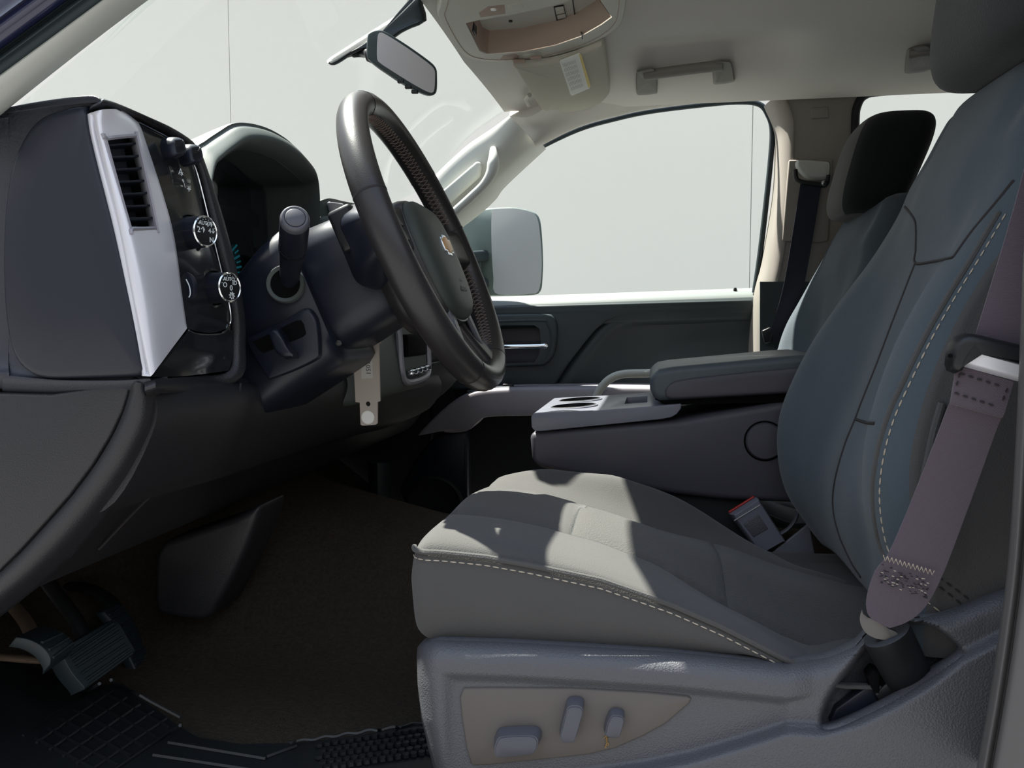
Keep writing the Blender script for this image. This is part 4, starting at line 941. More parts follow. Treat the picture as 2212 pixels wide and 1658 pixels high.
# outside tow mirror beyond the door glass
sm = thing('side_mirror', 'grey green towing mirror outside the passenger door glass', 'side mirror', P(1090, 640, 2.62))
SY = 2.62
hp = [(1022, 470), (1034, 456), (1060, 450), (1110, 448), (1148, 456), (1164, 468), (1170, 500), (1173, 560), (1172, 600), (1168, 628), (1150, 637), (1070, 639), (1040, 636), (1028, 600), (1022, 540)]
lp = resample(cr([P(a, b, SY) for a, b in hp], 4, closed=True), 80, closed=True)
c = np.mean(np.array(lp), 0)
# fixed deep housing, front towards the road
off = V(-.13, .02, 0)
obj('mirror_shell', MB().loft([[c+(q-c)*.75+off for q in lp], [c+(q-c)*.93+off*.8 for q in lp], [c+(q-c)*1.0+off*.3 for q in lp], lp, [c+(q-c)*.97+V(.004, -.004, 0) for q in lp]]), M['mhouse2'], sm, smooth=60)
gp_ = [(1062, 460), (1072, 452), (1110, 450), (1146, 458), (1160, 470), (1166, 505), (1170, 560), (1168, 605), (1162, 630), (1145, 634), (1072, 635), (1066, 600), (1062, 540)]
lp = resample(cr([P(a, b, SY-.008) for a, b in gp_], 3, closed=True), 60, closed=True)
obj('mirror_glass', MB().prism(lp, (0, .006, 0)), M['mirror'], sm)
for y0 in (552, 612):
    obj('mirror_arm', MB().quadbar(P(930, y0+10, 2.435), P(1050, y0, 2.62), .035, .036, V(0, 0, 1)), M['seal'], sm, bevel=.01)
obj('arm_cover', MB().box(P(1010, 580, 2.60), (.09, .03, .10)), M['mhouse'], sm, bevel=.01)
# ================================================================== SEATS
YC = 1.56
def zl(Y, *pts):
    q = sorted([(p[0], p[2]) for p in L(Y, *pts)]); xs_, zs_ = [a for a, b in q], [b for a, b in q]
    return lambda x: float(np.interp(x, xs_, zs_))
# heights of the cushion lines from the drawing of the driver seat
z_pipe = zl(.875, (885, 1186), (950, 1188), (1050, 1198), (1150, 1216), (1300, 1248), (1450, 1300), (1560, 1348), (1650, 1394), (1700, 1420), (1800, 1462))
z_nb = zl(.94, (900, 1150), (950, 1130), (1050, 1138), (1150, 1158), (1300, 1200), (1450, 1262), (1560, 1318), (1650, 1372), (1720, 1420), (1820, 1460))
z_ns = zl(1.01, (930, 1130), (985, 1100), (1060, 1106), (1230, 1140), (1300, 1165), (1420, 1215), (1540, 1290), (1640, 1340), (1760, 1400), (1850, 1420))
z_c = zl(1.13, (960, 1095), (1010, 1072), (1100, 1072), (1250, 1100), (1400, 1145), (1540, 1200), (1650, 1250), (1800, 1300), (1900, 1330))
z_fs = zl(1.27, (1030, 1062), (1070, 1046), (1180, 1062), (1330, 1106), (1430, 1142), (1560, 1172), (1700, 1225), (1850, 1262))
z_fb = zl(1.35, (1050, 1040), (1110, 1018), (1180, 1012), (1330, 1028), (1450, 1068), (1530, 1112), (1600, 1158), (1720, 1220), (1860, 1260))
YP = [.905, .885, .874, .876, .895, .94, 1.01, 1.13, 1.27, 1.345, 1.385, 1.40, 1.398, 1.39, 1.37]
ZB = .262
def cush_section(x, mir=None):
    zp = z_pipe(x); zb, zs, zc, zfs, zfb = z_nb(x), z_ns(x), z_c(x), z_fs(x), z_fb(x)
    zs = min(zs, zb-.002)
    bt = min(ZB, zp-.02)
    z = [bt, bt+.012, bt*.5+zp*.5, zp-.006, zp+(zb-zp)*.72, zb, zs, zc, zfs, zfb, zfb-.02, zfb-.05, zfb*.5+bt*.5-.02, bt+.012, bt]
    return [V(x, y, q) for y, q in zip(YP, z)]
def seat_shift(q, dx, dz, flip):
    q = np.asarray(q, float); y = 2*YC-q[1]+.03 if flip else q[1]
    return V(q[0]+dx, y, q[2]+dz)
def build_seat(root, dx, dz, flip, full):
    T = (lambda q: seat_shift(q, dx, dz, flip)) if not flip else (lambda q: seat_shift(q, dx*float(np.interp(q[2], [.34, .46, .60, .72, .84, .92], [.9, .8, .8, .6, .45, .5])), dz, flip))
    xf = -.262
    secs = []
    N = 3
    for xo, ins in ((.000, .022), (.003, .011), (.010, .004), (.022, .0)):
        s = cush_section(xf+max(xo, .012)); c = np.mean(np.array(s), 0); r = []
        for q in s:
            d = V(0, q[1]-c[1], q[2]-c[2]); r.append(V(xf+xo, q[1]-np.sign(d[1])*min(abs(d[1]), ins*.5), q[2]-np.sign(d[2])*min(abs(d[2]), ins)))
        secs.append(r)
    for x in np.linspace(xf+.06, .33, 16): secs.append(cush_section(x))
    rings = [cr(s, 6) for s in secs]; NJ = len(rings[0])
    fine = [list(r) for r in np.array([cr([rings[i][j] for i in range(len(rings))], 3) for j in range(NJ)]).transpose(1, 0, 2)]
    fine = [[np.array(q) for q in r] for r in fine]
    JA, JB = 36, 48
    fx = [r[42][0] for r in fine]
    cut_i = [next(i for i, x in enumerate(fx) if x > v) for v in (-.252, -.105, .085)]+[len(fine)-1]
    for i, r in enumerate(fine):     # sewn channels between the panels, cushions swelling between them
        if i >= cut_i[0]:
            r[JA][2] -= .003; r[JB][2] -= .003
            for j in range(JA+1, JB): r[j][2] += .004*math.sin(math.pi*(j-JA)/(JB-JA))
        if i in cut_i[1:3]:
            for j in range(JA+1, JB): r[j][2] -= .004
    body = MB(); parts_ = [MB(), MB(), MB()]
    for r in fine: body.v += [tuple(T(q)) for q in r]
    nf = len(fine)
    def inpart(i, j):
        if JA <= j < JB:
            for k in range(3):
                if cut_i[k] <= i < cut_i[k+1]: return k
        return None
    for i in range(nf-1):
        for j in range(NJ):
            f = (i*NJ+j, i*NJ+(j+1) % NJ, (i+1)*NJ+(j+1) % NJ, (i+1)*NJ+j)
            k = inpart(i, j)
            if k is None: body.f.append(f)
    body.f.append(tuple(range(NJ-1, -1, -1))); body.f.append(tuple((nf-1)*NJ+j for j in range(NJ)))
    cu = obj('seat_cushion', body, M['fab'], root, smooth=75, fix=False)
    for k, (nm, mm) in enumerate((('front_insert', M['fab']), ('center_insert', M['fab_c']), ('rear_insert', M['fab_c']))):
        obj(nm, MB().sheet([[T(fine[i][j]) for j in range(JA, JB+1)] for i in range(cut_i[k], cut_i[k+1]+1)], (0, 0, -.006)), mm, cu, smooth=75)
    for j in (JA, JB):
        obj('insert_seam', MB().tube([T(r[j]+V(0, 0, -.0012)) for r in fine[cut_i[0]:]], .0016, 6), M['fab_h'], cu)
    for i in cut_i[1:3]:
        obj('insert_seam', MB().tube([T(fine[i][j]+V(0, 0, -.0012)) for j in range(JA, JB+1)], .0016, 6), M['fab_h'], cu)
    # centre insert panels lie just proud of the cushion top
    def top(x, y):
        s = cr(cush_section(x)[3:12], 6); ys_ = [q[1] for q in s]; zs_ = [q[2] for q in s]; return float(np.interp(y, ys_, zs_))
    if full:
        pp = [V(x, .8735, z_pipe(x)-.002) for x in np.linspace(xf+.020, .15, 40)]
        zf = z_pipe(xf+.02)-.002; pp = [V(xf+.001, .893, zf), V(xf+.004, .884, zf), V(xf+.010, .8775, zf)]+pp
        obj('piping', MB().tube([T(q) for q in cr(pp[:4], 5)[:-1]]+[T(q) for q in pp[3:]], .0032, 8), M['fab'], cu)
        obj('stitching', MB().dashes([T(q+V(0, -.0022, -.0085)) for q in pp], .0008, .0065, .003), M['thread'], cu)
    # backrest: sections stacked along the recline
    # near bolster front, centre front, far bolster front as x(z)
    nbx = [(.26, P(1905, 1215, .93)), (.3, P(1880, 1150, .93)), (0, P(1868, 1050, .93)), (0, P(1870, 960, .93)), (0, P(1902, 840, .93)), (0, P(1950, 720, .93)), (0, P(2000, 625, .94)), (0, P(2060, 520, .96)), (0, P(2130, 400, .985)), (0, P(2190, 300, 1.0)), (0, P(2230, 200, 1.02))]
    fbx = [P(1800, 1215, 1.35), P(1735, 1130, 1.36), P(1690, 1060, 1.365), P(1671, 980, 1.37), P(1674, 900, 1.37), P(1700, 825, 1.37), P(1755, 720, 1.37), P(1830, 615, 1.36), P(1900, 520, 1.35), P(1945, 455, 1.34), P(1965, 430, 1.33)]
    cx = [P(1860, 1262, 1.13), P(1812, 1180, 1.13), P(1800, 1060, 1.13), P(1822, 960, 1.13), P(1850, 905, 1.13), P(1890, 800, 1.13), P(1945, 660, 1.13), P(1990, 570, 1.13), P(2000, 480, 1.13), P(2030, 380, 1.13), P(2080, 280, 1.13), P(2120, 200, 1.13)]
    def fz(pts):
        q = sorted([(p[2], p[0]) for p in pts]); return lambda z: float(np.interp(z, [a for a, b in q], [b for a, b in q]))
    fn, ff, fc = fz([p for _, p in nbx]), fz(fbx), fz(cx)
    secs = []
    zs = [.285, .31, .36, .42, .48, .54, .60, .66, .72, .78, .82, .86, .895, .915, .925]
    for z in zs:
        hw = float(np.interp(z, [.28, .4, .6, .74, .79, .83, .90, .93], [.255, .262, .258, .245, .225, .20, .185, .165]))
        if flip: hw = float(np.interp(z, [.28, .4, .6, .74, .83, .88, .93], [.255, .262, .26, .256, .25, .235, .19]))
        k = float(np.interp(z, [.28, .70, .80, .86, .93], [1, 1, .5, .12, .05]))   # bolsters fade out at the shoulders
        yc = 1.137; c = fc(z); n = c+(fn(z)-c)*k; f = c+(ff(z)-c)*k
        dpt = float(np.interp(z, [.28, .5, .8, .9, .925], [.17, .165, .14, .11, .075]))
        if flip: n -= .022*k
        rd = 0 if z < .915 else (.006 if z < .92 else .028)
        pz = .004 if z < .86 else .01
        if z > .80 and k < .6: n = c+.008; f = c+.006
        pts = [(c+rd, yc), (c+rd+.002*(1-k), yc-hw*.30), (c*.45+n*.55+rd+.006*k, yc-hw*.52), (n+rd+pz, yc-hw*.70), (n+.008+rd, yc-hw*.88), (n+.030+rd, yc-hw*.985), (n+.046+rd, yc-hw*1.0), (n+.075, yc-hw*1.005), (c+dpt*.85, yc-hw*.99), (c+dpt, yc-hw*.85), (c+dpt+.01, yc), (c+dpt, yc+hw*.85), (c+dpt*.8, yc+hw*.99), (f+.06, yc+hw*1.0), (f+.03+rd, yc+hw*.985), (f+.008+rd, yc+hw*.9), (f+rd+pz, yc+hw*.74), (c*.45+f*.55+rd+.006*k, yc+hw*.54), (c+rd, yc+hw*.30)]
        secs.append([V(a, b, z) for a, b in pts])
    rings = [cr(s, 6, closed=True) for s in secs]; NB = len(rings[0])
    fine = np.array([cr([rings[i][j] for i in range(len(rings))], 4) for j in range(NB)]).transpose(1, 0, 2)
    body, near = MB(), MB()
    for r in fine: body.v += [tuple(T(q)) for q in r]
    near.v = list(body.v); nf = len(fine)
    for i in range(nf-1):
        for j in range(NB):
            f = (i*NB+j, i*NB+(j+1) % NB, (i+1)*NB+(j+1) % NB, (i+1)*NB+j)
            (near if 30 <= j < 54 else body).f.append(f)
    body.f.append(tuple(range(NB-1, -1, -1))); body.f.append(tuple((nf-1)*NB+j for j in range(NB)))
    bkr = obj('backrest', body, M['fab_b'], root, smooth=75, fix=False)
    bside = obj('side_panel', near, M['fab'], bkr, smooth=75, fix=False)
    return cu, bkr, bside, T, top
sx = thing('seat', 'large grey cloth driver seat with stitched bolsters and plastic side shield in the foreground', 'car seat', V(.05, 1.13, .08), None)
cu, bkr, bf, T, topz = build_seat(sx, 0, 0, False, True)
# side seam of the driver backrest: piping, stitches, seams of the front panels
sp = [P(*q) for q in [(2160, 480, .905), (2110, 565, .888), (2055, 655, .876), (2010, 735, .872), (1965, 825, .871), (1930, 905, .871), (1908, 985, .871), (1899, 1060, .871), (1905, 1130, .871), (1922, 1195, .871), (1960, 1252, .871), (2002, 1296, .871), (2032, 1320, .871)]]
spp = cr(sp, 6)
bpy.context.view_layer.update()
tb1, tb2 = bvh_of(bkr), bvh_of(bf); tb_ = (tb1, tb2); tc_ = bvh_of(cu)
def on2(tree, a, b, Yd):
    if not isinstance(tree, tuple): return on(tree, a, b, Yd)
    q = [on(t, a, b, 99.) for t in tree]; q = [x for x in q if x[1] < 50]
    return min(q, key=lambda x: np.linalg.norm(x-EYE)) if q else P(a, b, Yd)
def line_on(tree, pts, Yd, n=8): return [on2(tree, a, b, Yd)-0*ray(a, b) for a, b in [(q[0], q[1]) for q in cr([V(a, b) for a, b in pts], n)]]
def lift(path, k): return [q-unit(q-EYE)*k for q in path]
# driver backrest: piping and thread along the near bolster, seams of the front panels
sd = [(2172, 462), (2112, 563), (2058, 650), (2012, 732), (1966, 826), (1931, 905), (1909, 985), (1900, 1060), (1905, 1130), (1921, 1193), (1958, 1252), (2000, 1296), (2030, 1320)]
pth = line_on(tb_, [(a-14, b-3) for a, b in sd[:-2]], .88)
obj('piping', MB().tube(pth, .0032, 8), M['fab'], bkr)
pth = lift(line_on(tb_, sd, .88), .001)
obj('stitching', MB().dashes(pth, .0009, .007, .0035), M['thread'], bkr)
for pts in ([(1980, 500), (1979, 540), (1978, 568), (2010, 566), (2060, 556)], [(1955, 447), (1968, 462), (1978, 480), (1980, 505)], [(1978, 568), (1950, 640), (1925, 705), (1893, 790), (1865, 860), (1848, 905), (1826, 960), (1806, 1030), (1800, 1090), (1812, 1150), (1838, 1210), (1860, 1245)], [(1848, 905), (1870, 912), (1890, 914)],
            [(2060, 556), (2100, 500), (2150, 440), (2190, 390)]):
    obj('seam', MB().tube(lift(line_on(tb_, pts, 1.1), -.0004), .0019, 6), M['thread_d'], bkr)
for pts in ([(2006, 1232), (2050, 1262), (2100, 1300), (2118, 1320)], [(1990, 1240), (2040, 1275), (2090, 1315)]):
    obj('dark_stitching', MB().dashes(lift(line_on(tb_, pts, .885), .0006), .0011, .006, .004), M['thread_d'], bkr)
pts = [(2035, 870), (2018, 930), (2003, 1000), (1985, 1080)]
obj('side_gusset', MB().tube(line_on(tb_, pts, .885), .004, 8), M['fab'], bkr)
# headrest
def headrest(c, h, root, name='headrest', m=None, two=False, lean=.018):
    rings = []
    for a in np.linspace(-math.pi/2+.02, math.pi/2-.02, 26):
        s = np.sign(_s(a))*abs(_s(a))**.62; k = abs(_c(a))**.42; r = []
        for b in np.linspace(0, 2*math.pi, 48, endpoint=False):
            u = np.sign(_c(b))*abs(_c(b))**.62; w = np.sign(_s(b))*abs(_s(b))**.62
            x = u*h[0]*k*(1.0+.10*s); r.append(V(c[0]+x+.035*s*0+ (s*lean), c[1]+w*h[1]*k*(1-.08*s), c[2]+s*h[2]))
        rings.append(r)
    nb = len(rings[0]); face = MB(); side = MB(); allv = [tuple(q) for r in rings for q in r]
    for i in range(len(rings)-1):
        for j in range(nb):
            f = (i*nb+j, i*nb+(j+1) % nb, (i+1)*nb+(j+1) % nb, (i+1)*nb+j)
            b = 2*math.pi*(j+.5)/nb
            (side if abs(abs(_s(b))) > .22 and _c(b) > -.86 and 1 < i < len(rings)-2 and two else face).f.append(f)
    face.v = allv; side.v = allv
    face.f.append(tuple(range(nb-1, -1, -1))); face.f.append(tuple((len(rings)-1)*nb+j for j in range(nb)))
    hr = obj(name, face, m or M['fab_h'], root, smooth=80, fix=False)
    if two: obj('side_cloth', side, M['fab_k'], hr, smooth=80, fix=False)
    for q in (-.06, .06): obj('headrest_post', MB().lathe([(.006, -.14), (.006, 0)], V(c[0]+.012, c[1]+q, c[2]-h[2]*.6), V(-.2, 0, 1), 14), M['steel'], root)
    return hr
hd = headrest((.432, 1.10, 1.035), (.078, .15, .115), sx)
sp_ = []
for a in np.linspace(-1.25, 1.25, 30): sp_.append(V(.40+.07*math.sin(a)*.3-.01, 1.10-.1475*1.0, 1.035+.11*math.sin(a)))
# side shield: relief modelled over the outline
Tx = [899, 906, 915, 945, 1100, 1240, 1450, 1600, 1700, 1790, 1850, 1876, 1900, 1990, 2060, 2150, 2240]
Ty = [1402, 1391, 1385, 1379, 1383, 1391, 1404, 1419, 1429, 1416, 1390, 1362, 1346, 1330, 1310, 1272, 1245]
swx = [940, 1010, 1100, 1250, 1400, 1500, 1620, 1700, 1780, 1860, 1940, 2010, 2080, 2150, 2240]
swy = [1790, 1720, 1690, 1672, 1650, 1628, 1592, 1566, 1570, 1548, 1508, 1466, 1412, 1376, 1335]
def ss(a, b, x): t = min(1, max(0, (x-a)/(b-a))); return t*t*(3-2*t)
pock = [(1776, 1566), (1784, 1516), (1812, 1468), (1850, 1420), (1880, 1380), (1905, 1352), (1985, 1346), (2030, 1362), (2062, 1388), (2076, 1408), (2050, 1430), (1990, 1470), (1930, 1508), (1860, 1545), (1800, 1572)]
pk_ = np.array(resample(cr([V(a, b) for a, b in pock], 3, closed=True), 80, closed=True))
def pdist(x, y):
    q = pk_; n = len(q); d = np.roll(q, -1, 0)-q; w = np.array([x, y])-q; t = np.clip((w*d).sum(1)/(d*d).sum(1), 0, 1)
    dd = np.sqrt(((w-d*t[:, None])**2).sum(1)).min(); ins = False; j = n-1
    for i in range(n):
        if (q[i, 1] > y) != (q[j, 1] > y) and x < (q[j, 0]-q[i, 0])*(y-q[i, 1])/(q[j, 1]-q[i, 1])+q[i, 0]: ins = not ins
        j = i
    return dd if ins else -dd
G = []
us = sorted(set(list(np.linspace(0, .06, 9))+list(np.linspace(.06, 1, 150))))
vs_ = sorted(set(list(np.linspace(0, .22, 22))+list(np.linspace(.22, 1, 90))))
for u in us:
    row = []
    for v in vs_:
        py0 = float(np.interp(u, [0, 1], [1395, 1250])); 
        px = 899+(2240-899)*u
        t = float(np.interp(px, Tx, Ty)); py = t+(1800-t)*v
        left = float(np.interp(py, [1385, 1420, 1480, 1560, 1620, 1700, 1800], [903, 900, 902, 910, 924, 946, 970]))
        px2 = left+(2240-left)*u
        t = float(np.interp(px2, Tx, Ty)); py = t+(1800-t)*v
        Y = .858
        s = min(1, (py-t)/58); Y += .034*(1-math.sqrt(max(0, 1-(1-s)**2)))
        s = min(1, (px2-left)/46); Y += .045*(1-math.sqrt(max(0, 1-(1-s)**2)))
        band = max(1-ss(952, 984, px2), 1-ss(72, 92, py-t-(px2-900)*.004))
        band *= 1-ss(1500, 1760, px2)*.0
        sw = float(np.interp(px2, swx, swy)); sb = ss(-14, 26, py-sw)
        if px2 > 1700: band = max(band*(1-ss(1700, 1800, px2)), .4)
        Y -= .009*max(band, 0) if py < sw else .009*max(band*(1-sb), 0)
        Y -= .020*sb*ss(960, 1250, px2)
        if px2 > 1740:
            d = pdist(px2, py)
            if d > -6: Y += .055*ss(-6, 10, d)*(.6+.4*ss(1790, 1900, px2))
        row.append(P(px2, py, Y))
    G.append(row)
shd = obj('side_shield', MB().sheet(G, (0, .012, 0)), M['shield'], sx, smooth=80)
spn = [(1004, 1480), (1060, 1479), (1240, 1480), (1400, 1489), (1484, 1497), (1494, 1503), (1490, 1515), (1440, 1558), (1390, 1586), (1330, 1612), (1270, 1626), (1180, 1636), (1060, 1648), (1030, 1649), (1018, 1645), (1008, 1610), (998, 1545), (994, 1500)]
obj('switch_panel', MB().dome([P(a, b, .861) for a, b in spn], (0, -.006, 0), .003, 3), M['panel'], shd, smooth=40)
def switch(name, pts, d, ins):
    lp = resample(cr([P(a, b, .854) for a, b in pts], 4, closed=True), 44, closed=True); c = np.mean(np.array(lp), 0)
    a_ = obj(name, MB().loft([lp, [c+(q-c)*.96+V(.0005, -d*.5, 0) for q in lp], [c+(q-c)*.90+V(.001, -d, -.001) for q in lp]]), M['switch'], shd, smooth=30)
    lp2 = [c+(q-c)*.86+V(.0012, -d+.0002, -.0015) for q in lp]; c2 = np.mean(np.array(lp2), 0)
    obj('switch_cap', MB().loft([lp2, [c2+(q-c2)*.97+V(0, -.0015, 0) for q in lp2], [c2+(q-c2)*.9+V(0, -.002, 0) for q in lp2]]), M['switch'], a_, smooth=40)
switch('slide_switch', [(1072, 1582), (1084, 1570), (1150, 1567), (1168, 1574), (1170, 1590), (1162, 1606), (1148, 1612), (1080, 1619), (1068, 1612), (1067, 1596)], .016, .3)
switch('recline_switch', [(1226, 1508), (1236, 1503), (1254, 1504), (1262, 1512), (1260, 1530), (1244, 1584), (1236, 1591), (1216, 1591), (1209, 1584), (1210, 1566), (1220, 1526)], .014, .3)
switch('lumbar_switch', [(1318, 1532), (1326, 1528), (1342, 1530), (1349, 1538), (1347, 1552), (1338, 1578), (1330, 1582), (1310, 1580), (1304, 1574), (1306, 1562), (1310, 1546)], .011, .3)
dr_ = MB(); rng = random.Random(3)
pth = [(1312, 1580), (1309, 1590), (1311, 1602), (1308, 1612)]
for k in range(26):
    t = k/25; a = np.interp(t, [0, .33, .66, 1], [p[0] for p in pth])+rng.uniform(-2, 2); b = np.interp(t, [0, .33, .66, 1], [p[1] for p in pth])
    dr_.tube([P(a, b, .8545), P(a+rng.uniform(-4, 4), b+rng.uniform(1, 5), .8535)], .0005, 4)
obj('dried_drip', dr_, mat('drip_stain', (150, 120, 70), .8), shd)
# pocket lining pieces around the belt anchor
obj('anchor_plate', MB().prism(L(.872, (1890, 1500), (1900, 1488), (1960, 1440), (1996, 1446), (1994, 1470), (1905, 1522)), (0, .02, 0)), M['black'], shd, bevel=.002)
obj('anchor_slot', MB().prism(L(.878, (1792, 1560), (1806, 1530), (1880, 1478), (1890, 1490), (1900, 1520), (1830, 1560)), (0, .012, 0)), M['dashs'], shd, bevel=.002)
obj('anchor_clip', MB().prism(L(.868, (1874, 1462), (1888, 1446), (1902, 1452), (1900, 1500), (1886, 1492)), (0, .02, 0)), M['void'], shd, bevel=.002)

# ------------------------------------------------------------------ passenger seat
px_ = thing('seat', 'grey cloth passenger seat partly hidden behind the console armrest lid', 'car seat', V(.15, 1.98, .08))
build_seat(px_, .105, -.035, True, False)
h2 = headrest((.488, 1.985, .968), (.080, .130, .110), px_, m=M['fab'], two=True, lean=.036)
obj('seat_base', MB().box((.1, 1.985, .14), (.5, .42, .14)), M['doord'], px_, bevel=.02)
obj('seat_base', MB().box((.03, 1.15, .14), (.46, .40, .13)), M['doord'], sx, bevel=.02)

# ------------------------------------------------------------------ driver belt
def ribbon(l, r, n=8, th=.0016, k=None):
    a, b = cr(l, n), cr(r, n)
    G = [[p*(1-t)+q*t for p, q in zip(a, b)] for t in np.linspace(0, 1, 7)]
    G = [list(x) for x in zip(*G)]
    return G
bl = thing('driver_seat_belt', 'mauve grey driver seat belt with latch plate in front of the driver backrest', 'seat belt', P(1930, 1350, .83))
wl = [P(2330, -280, .80), P(2275, 20, .795), P(2240, 250, .79), P(2205, 395, .79), P(2170, 520, .79), P(2138, 625, .79), P(2104, 735, .79)]
wr = [P(2460, -280, .79), P(2405, 20, .785), P(2370, 250, .78), P(2335, 395, .78), P(2300, 520, .78), P(2268, 635, .78), P(2232, 770, .78)]
obj('upper_webbing', MB().sheet(ribbon(wl, wr), (0, .0016, 0)), M['web'], bl, smooth=70)
wl = [P(2066, 788, .790), P(2055, 860, .792), P(2040, 900, .800), P(1988, 1035, .812), P(1926, 1183, .822), P(1890, 1235, .826), P(1873, 1290, .829), P(1874, 1322, .829), P(1884, 1338, .829)]
wr = [P(2188, 824, .782), P(2168, 890, .784), P(2150, 935, .792), P(2105, 1060, .804), P(2045, 1220, .814), P(2012, 1290, .820), P(1985, 1325, .825), P(1955, 1345, .828), P(1922, 1356, .829)]
obj('lower_webbing', MB().sheet(ribbon(wl, wr), (0, .0018, 0)), M['web'], bl, smooth=70)
fl = [P(2068, 788, .786), P(2056, 862, .787), P(2054, 872, .790), P(2060, 876, .796)]; frr = [P(2190, 824, .778), P(2170, 892, .779), P(2164, 902, .782), P(2166, 904, .788)]
fo = obj('webbing_fold', MB().sheet(ribbon(fl, frr, 4), (0, .004, 0)), M['web'], bl, smooth=70)
st_ = MB()
for (a, b, c, d) in ((2074, 806, 2176, 838), (2062, 848, 2160, 880), (2074, 806, 2062, 848), (2176, 838, 2160, 880)):
    st_.dashes([P(a, b, .7855-.0075*(a-2060)/110), P(c, d, .7855-.0075*(c-2060)/110)], .0009, .004, .003)
obj('fold_stitching', st_, M['thread_d'], fo)
st_ = MB(); z1 = MB(); rng = random.Random(5)
for k in range(12):
    a = np.array([1908+k*9.2, 1204+k*2.8]); b = a+V(4.6, 8 if k % 2 == 0 else 8); 
    z1.tube([P(a[0], a[1]-6, .8195-.0006*k), P(a[0]+4.6, a[1]+7, .8195-.0006*k), P(a[0]+9.2, a[1]-3, .819-.0006*k)], .00045, 4)
for k in range(110):
    u, v = rng.random(), rng.random(); a = 1904+u*104-v*8; b = 1216+u*36+v*40
    (st_ if rng.random() < .75 else z1).tube([P(a, b, .8212-.007*u), P(a+5, b+1.5, .8207-.007*u)], .0005, 4)
obj('dark_bar_tack', st_, M['thread_d'], bl); obj('zigzag_stitching', z1, M['thread'], bl)
lt = [(2040, 786), (2042, 764), (2048, 742), (2062, 726), (2084, 719), (2110, 722), (2200, 744), (2236, 754), (2236, 796), (2180, 778), (2090, 754), (2084, 776), (2072, 800), (2058, 806), (2044, 800)]
lp_ = obj('latch_plate', MB().dome([P(a, b, .790-.006*(a-2040)/150) for a, b in lt], (0, -.016, 0), .005, 4), M['black'], bl, smooth=45)
obj('latch_bar', MB().dome([P(a, b, .786-.006*(a-2040)/150) for a, b in [(2090, 756), (2236, 797), (2236, 828), (2190, 822), (2076, 790)]], (0, -.009, .002), .003, 3), M['silver'], lp_, smooth=45)
for a, b in ((2120, 740), (2052, 768)): obj('rivet_hole', MB().lathe([(.0018, 0), (.0018, .002)], P(a, b, .7745), V(0, -1, 0), 12), M['void'], lp_)
# metal eye and boot at the anchor
c = P(1898, 1338, .834)
eye = [P(1903+x, 1348+y, .832) for x, y in ((-46, -8), (-40, -34), (-22, -46), (-8, -40), (0, -20), (14, 6), (30, 14), (40, 22), (24, 34), (-8, 32), (-34, 18))]
hol = MB().prism([P(a, b, .80) for a, b in ((1880, 1336), (1888, 1330), (1904, 1348), (1918, 1356), (1912, 1362), (1894, 1358), (1884, 1350))], (0, .08, 0))
obj('anchor_eye', MB().prism(resample(cr(eye, 4, closed=True), 44, closed=True), (0, .004, 0)), M['steel'], bl, cut=hol, bevel=.0008)
b0 = P(1915, 1368, .838); b1 = P(1958, 1452, .868); u_ = unit(b1-b0)
sx1 = unit(np.cross(u_, V(0, 1, 0))); sy1 = np.cross(u_, sx1)
rr_ = [[b0*(1-t)+b1*t+sx1*_c(a)*.0235*k+sy1*_s(a)*.0125*k for a in np.linspace(0, 2*math.pi, 36, endpoint=False)] for t, k in ((-.01, .86), (0, .97), (.05, 1.0), (.5, 1.0), (1, .98), (1.15, .95))]
obj('anchor_boot', MB().loft(rr_), M['black'], bl, smooth=50)

# ------------------------------------------------------------------ buckle beside the cushion
bk_ = thing('seat_belt_buckle', 'grey seat belt buckle with red button edge between driver cushion and console', 'buckle', P(1650, 1190, 1.41))
bq = [(1573, 1108), (1578, 1103), (1627, 1072), (1634, 1073), (1690, 1160), (1688, 1164), (1646, 1188), (1634, 1192)]
bo_ = obj('buckle_body', MB().dome([P(a, b, 1.4235) for a, b in bq], (.004, -.020, 0), .004, 3), M['consp'], bk_, smooth=40)
obj('buckle_window', MB().prism(L(1.4025, (1606, 1132), (1638, 1110), (1660, 1142), (1628, 1160)), (0, .003, 0)), M['shield'], bo_, bevel=.001)
obj('buckle_joint', MB().tube(L(1.4025, (1586, 1124), (1642, 1090)), .0008, 5), M['print_'], bo_)
obj('release_button', MB().prism(L(1.416, (1573, 1105), (1629, 1070.5), (1631, 1074), (1576, 1109)), (.0, .006, 0)), M['red'], bk_, bevel=.002)
obj('buckle_strap', MB().tube(cr(L(1.412, (1724, 1100), (1718, 1122), (1702, 1142), (1680, 1156)), 4), .006, 8, sq=.5), M['switch'], bk_)
obj('buckle_flap', MB().prism(L(1.412, (1660, 1200), (1745, 1131), (1750, 1140), (1763, 1210), (1690, 1215)), (0, .006, 0)), M['consp'], bk_, bevel=.002)

